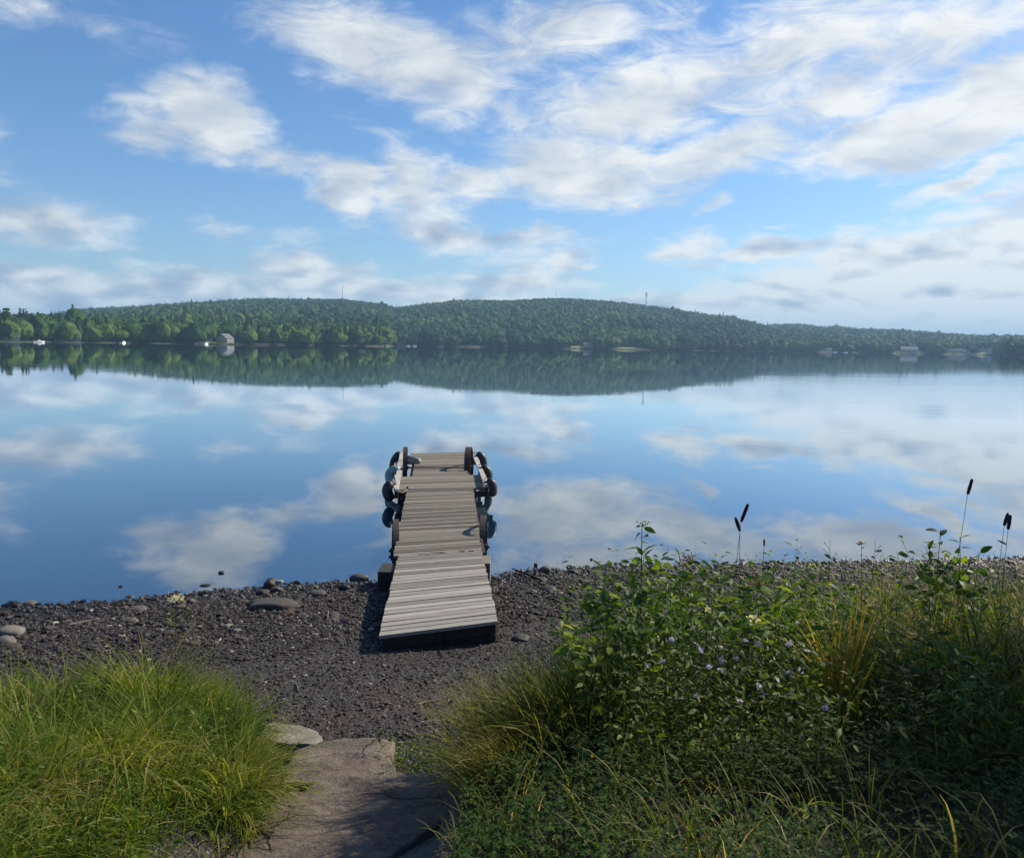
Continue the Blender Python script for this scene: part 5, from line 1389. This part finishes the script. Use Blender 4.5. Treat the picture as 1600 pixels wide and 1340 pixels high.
twiggy(1368, 845, 5.3, 'bare stalk with buds, right of the pale budded plant', 32, 1362)
twiggy(1322, 868, 5.4, 'shortest bare stalk between the two taller ones', 33)
H(1346, 850, 5.2, 'single pale-budded plant silhouetted against the bright water', 1347, nl=14, ll=.045, lw=.018, seed=34, start=.7, flower=cluster('petal_w', 8, .010, .028, 1.2), name='flowering_plant', up=.7, tint=.5)
H(276, 935, 5.3, 'white-flowered plant rising above the left grass', 283, nl=16, ll=.07, lw=.026, branches=2, seed=35, start=.3, flower=cluster('petal_w', 110, .026, .014), name='flowering_plant', tint=.5, mat='weed', bstart=.7)
H(1265, 1222, 3.3, 'lance-leaved plant with white buds, low at bottom right', 1262, nl=5, ll=.13, lw=.022, seed=36, opp=True, start=.35, up=.0, tint=.45, mat='weed', flower=cluster('petal_w', 5, .007, .018), name='flowering_plant', taper=.2)
H(590, 1128, 5.0, 'single pale green seedling at the top edge of the middle slab', 592, nl=8, ll=.06, lw=.014, seed=37, start=.05, up=.7, tint=.6, mat='weed', stemr=.002)
H(225, 1115, 4.3, 'bright green leafy weed in the left grass', 228, nl=12, ll=.06, lw=.02, seed=38, tint=.8, branches=2)
H(315, 1105, 4.3, 'fresh green weed near the right side of the left grass', 318, nl=12, ll=.06, lw=.022, seed=39, tint=.7, branches=2)
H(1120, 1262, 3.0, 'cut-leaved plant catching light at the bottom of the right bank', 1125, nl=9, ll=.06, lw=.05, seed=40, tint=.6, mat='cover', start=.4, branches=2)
# timothy and cat-tail like seed heads on long stalks
def seedhead(px0, py0, px1, py1, D, foot_px, label, w_=.011):
    a, b_ = ptd(px0, py0, D), ptd(px1, py1, D)     # top and bottom of the head
    ft = Vector((ptd(foot_px, py1, D).x, a.y, 0)); ft.z = gzf(ft.x, ft.y)
    root = empty('tall_grass_stalk', ft, 0, label, 'grass stalk')
    m = MB(); P = [Vector((0,0,-.02)), (b_-ft)*.35+Vector((.0,0,0)), (b_-ft)*.7, b_-ft, (a.lerp(b_,.5))-ft]; m.tube(P, [.0026,.0022,.0018,.0015,.001], 5); m.build('stem', M['stem_g'], root, True)
    q = MB(); n = 14; P = [b_.lerp(a, t)-ft for t in np.linspace(0, 1, n)]; q.tube(P, [w_*(.45+.55*math.sin(min(1, max(.0, t*1.06))*math.pi)**.35)*random.uniform(.9, 1.1) for t in np.linspace(.02, .95, n)], 9); q.build('seed_head', M['seed'], root, True)
    # two long leaves on the stalk
    g_ = np.random.default_rng(px0); nn = 2
    bl = blades(np.zeros(nn), np.zeros(nn), np.full(nn, (b_.z-ft.z)*.3), g_.uniform(0, 6, nn), np.full(nn, .28), np.full(nn, .007), np.full(nn, .25), np.full(nn, .9), np.full(nn, .5))
    build_leafset('leaf', [(bl[0], None, bl[1], bl[2])], M['grass_r'], root)
seedhead(1169, 787, 1158, 815, 4.9, 1138, 'taller of the two crossing dark seed heads')
seedhead(1149, 808, 1156, 829, 4.9, 1168, 'lower of the two crossing dark seed heads')
seedhead(1194, 842, 1194, 852, 4.9, 1194, 'tiny seed head on a thin stalk right of the crossing pair', .006)
seedhead(1519, 748, 1512, 772, 5.2, 1488, 'tallest dark seed head, alone above the young shrub')
seedhead(1575, 801, 1569, 821, 5.3, 1560, 'left one of the paired seed heads at the right edge')
seedhead(1579, 804, 1575, 827, 5.2, 1573, 'right one of the paired seed heads at the right edge')
# tussocks
def tussock(name, label, c, n, L, mat, az0, azs, lean, bend, wd, tint=.5, spread=.12, seed=0, group=None):
    g = np.random.default_rng(seed); c = Vector(c); c.z = gzf(c.x, c.y)
    x = g.normal(0, spread, n); y = g.normal(0, spread*.8, n)
    az = g.normal(az0, azs, n); Ln = L*g.uniform(.55, 1.1, n)
    z = gz(x+c.x, y+c.y)-c.z
    b_ = blades(x+c.x, y+c.y, z+c.z, az, Ln, g.uniform(*wd, n), np.abs(g.normal(lean, .2, n)), g.uniform(*bend, n), np.clip(g.normal(tint, .2, n), 0, 1))
    return build_leafset(name, [(b_[0], None, b_[1], b_[2])], M[mat], None, c, label=label, cat='grass clump')
def at_px(px, py): p = gpt(px, py); return (p.x, p.y, p.z)
tussock('grass_tussock', 'big olive tussock arching left over the path beside the slabs', (.14, 4.15, 0), 1000, .62, 'sedge', 2.9, .85, .38, (.6, 1.8), (.0035, .007), .42, .17, 101)
tussock('grass_tussock', 'dark upright tussock behind the big arching one', (.34, 4.3, 0), 1300, .62, 'grass_r', 2.4, 1.3, .25, (.3, 1.5), (.003, .006), .38, .19, 102)
tussock('grass_tussock', 'tan tussock drooping onto the right corner of the largest slab', (-.02, 3.8, 0), 600, .42, 'sedge', 3.2, .6, .45, (.6, 1.5), (.002, .004), .75, .10, 103)
tussock('golden_grass_clump', 'clump of broad golden yellow grass blades lit by the sun', (1.86, 4.3, 0), 90, .84, 'gold', 1.9, 1.4, .22, (.1, 1.1), (.009, .016), .5, .05, 104)
tussock('golden_grass_clump', 'orange-tinted dry clump at the left foot of the golden one', (1.74, 4.15, 0), 170, .42, 'gold', 2.6, 1.2, .3, (.2, 1.4), (.002, .005), .85, .09, 105)
tussock('broad_grass_clump', 'fresh green clump of broad blades near the right picture edge', (2.95, 4.6, 0), 60, .55, 'grass_r', 1.4, 1.4, .15, (.1, 1.0), (.008, .013), .75, .08, 106)
tussock('broad_grass_clump', 'dark green broad blades low at the right edge', (2.35, 3.55, 0), 55, .42, 'grass_r', 1.7, 1.2, .1, (.1, 1.0), (.009, .014), .55, .09, 107)
tussock('broad_grass_clump', 'pale bent blades standing right of the golden clump', (2.62, 4.9, 0), 34, .80, 'gold', 1.0, 1.2, .1, (.1, 1.2), (.006, .010), .25, .07, 108)
tussock('grass_tussock', 'shaggy tuft at the highest point of the left grass', (-2.15, 5.45, 0), 700, .44, 'grass', 1.6, 1.4, .1, (.3, 1.2), (.003, .005), .6, .16, 109)
tussock('broad_grass_clump', 'two-bladed upright shoot at the left picture edge', (-3.35, 5.55, 0), 9, .40, 'grass', .6, 1.0, .15, (.0, .3), (.006, .009), .4, .10, 110)
# violet asters
AST = [(1062,1045,4.0),(1085,1025,4.1),(1058,1082,3.9),(1075,1050,4.1),(1152,1058,4.0),(1118,1070,3.9),(1185,1025,4.2),(1165,1028,4.2),(1195,1035,4.1),(1140,1028,4.2),(1175,1095,3.8),(1250,1085,3.95),(1262,1105,3.85),(1060,1062,3.95),(1245,1110,3.9),(1215,1082,4.0)]
for k, (px, py, D) in enumerate(AST):
    px += random.uniform(-38, 38); py += random.uniform(-26, 18)-6; D -= .1
    b_, t = upright(px, py, D, px+random.uniform(-12, 12))
    herb('aster_plant', 'violet daisy-flowered aster among the weeds of the right bank', 'flower', b_, t, 16, .05, .011, 'weed', .2, branches=3, seed=200+k, stemr=.002, flower=lambda r_, e, g_: daisy(r_, e[:1+int(g_.integers(0, 3))], g_), group='violet asters in the middle of the right bank', tint=.45, bstart=.75)
# little yellow flowers in the shade
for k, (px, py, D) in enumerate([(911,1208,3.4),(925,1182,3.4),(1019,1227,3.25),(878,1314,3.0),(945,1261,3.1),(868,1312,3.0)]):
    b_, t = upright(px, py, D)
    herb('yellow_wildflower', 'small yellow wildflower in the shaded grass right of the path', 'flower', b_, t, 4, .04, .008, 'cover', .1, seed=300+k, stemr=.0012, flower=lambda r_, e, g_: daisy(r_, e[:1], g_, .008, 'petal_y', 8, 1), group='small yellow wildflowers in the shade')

# ---- the tree outside the picture on the right, whose crown shades the bank
def shade_tree(q, v, t, rad, label, n, seed):
    """a tree whose crown stands t metres sunwards of the bank"""
    g = np.random.default_rng(seed)
    cx, cy = -.53*q+.85*t, .85*q+.53*t; cz = (v+t*math.sin(SUN_EL))/math.cos(SUN_EL)
    base = Vector((cx, cy, gzf(cx, cy))); h = cz-base.z
    root = empty('shade_tree', base, 0, label, 'tree')
    m = MB(); m.tube([(0,0,-.2),(.06,.03,h*.35),(.1,0,h*.7),(.05,.1,h+rad*.7)], [.2,.16,.11,.03], 10)
    ends = []
    for k in range(26):
        d = Vector((g.normal(), g.normal(), g.normal()*.85)).normalized()*rad*g.uniform(.55, .85); e = Vector((0,0,h))+d; ends.append(e)
        a0 = Vector((.08,0,h-rad*.9+.5*max(-rad*.2, d.z))); m.tube([a0, a0.lerp(e, .5)+Vector((0,0,.15)), e], [.05,.03,.01], 6)
    m.build('trunk', M['bark'], root)
    k = g.integers(0, 26, n); c = np.array([tuple(e) for e in ends])[k] + g.normal(0, rad*.20, (n, 3))
    s = leaves(c, g.normal(size=(n,3)), g.normal(size=(n,3))+np.array([0,0,1.]), g.uniform(.10, .17, n), g.uniform(.06, .10, n), .2, .2, g.uniform(.2, .8, n))
    build_leafset('crown', [s], M['leaf'], root)
shade_tree(.55, -.35, 13.0, .9, 'leafy tree outside the picture to the right, nearer the water', 5200, 5)
shade_tree(.8, -1.0, 12.5, 1.1, 'leafy tree outside the picture to the right, farther from the water', 5400, 6)
shade_tree(1.9, -1.0, 12.0, .75, 'slim leafy tree outside the picture to the right, second from the water', 4200, 9)
shade_tree(-.1, -1.7, 14.0, 1.0, 'bushy leafy tree outside the picture, farthest to the right', 5000, 8)

# ================================================================== HAZE
hz = bpy.data.materials.new('haze_air'); hz.use_nodes = True
T = NT(hz.node_tree); T.n.clear(); out = T.new('ShaderNodeOutputMaterial'); pv = T.new('ShaderNodeVolumePrincipled')
pv.inputs['Color'].default_value = (.42, .70, 1.0, 1); pv.inputs['Density'].default_value = .00018; pv.inputs['Anisotropy'].default_value = 0.1
T.put(out.inputs['Volume'], pv.outputs[0])
b = MB(); b.hexa([(-9500,-200,-6),(9500,-200,-6),(9500,9800,-6),(-9500,9800,-6),(-9500,-200,260),(9500,-200,260),(9500,9800,260),(-9500,9800,260)])
hb_ = b.build('haze', hz); tag(hb_, 'thin blue morning haze over the lake', 'haze', kind='stuff')
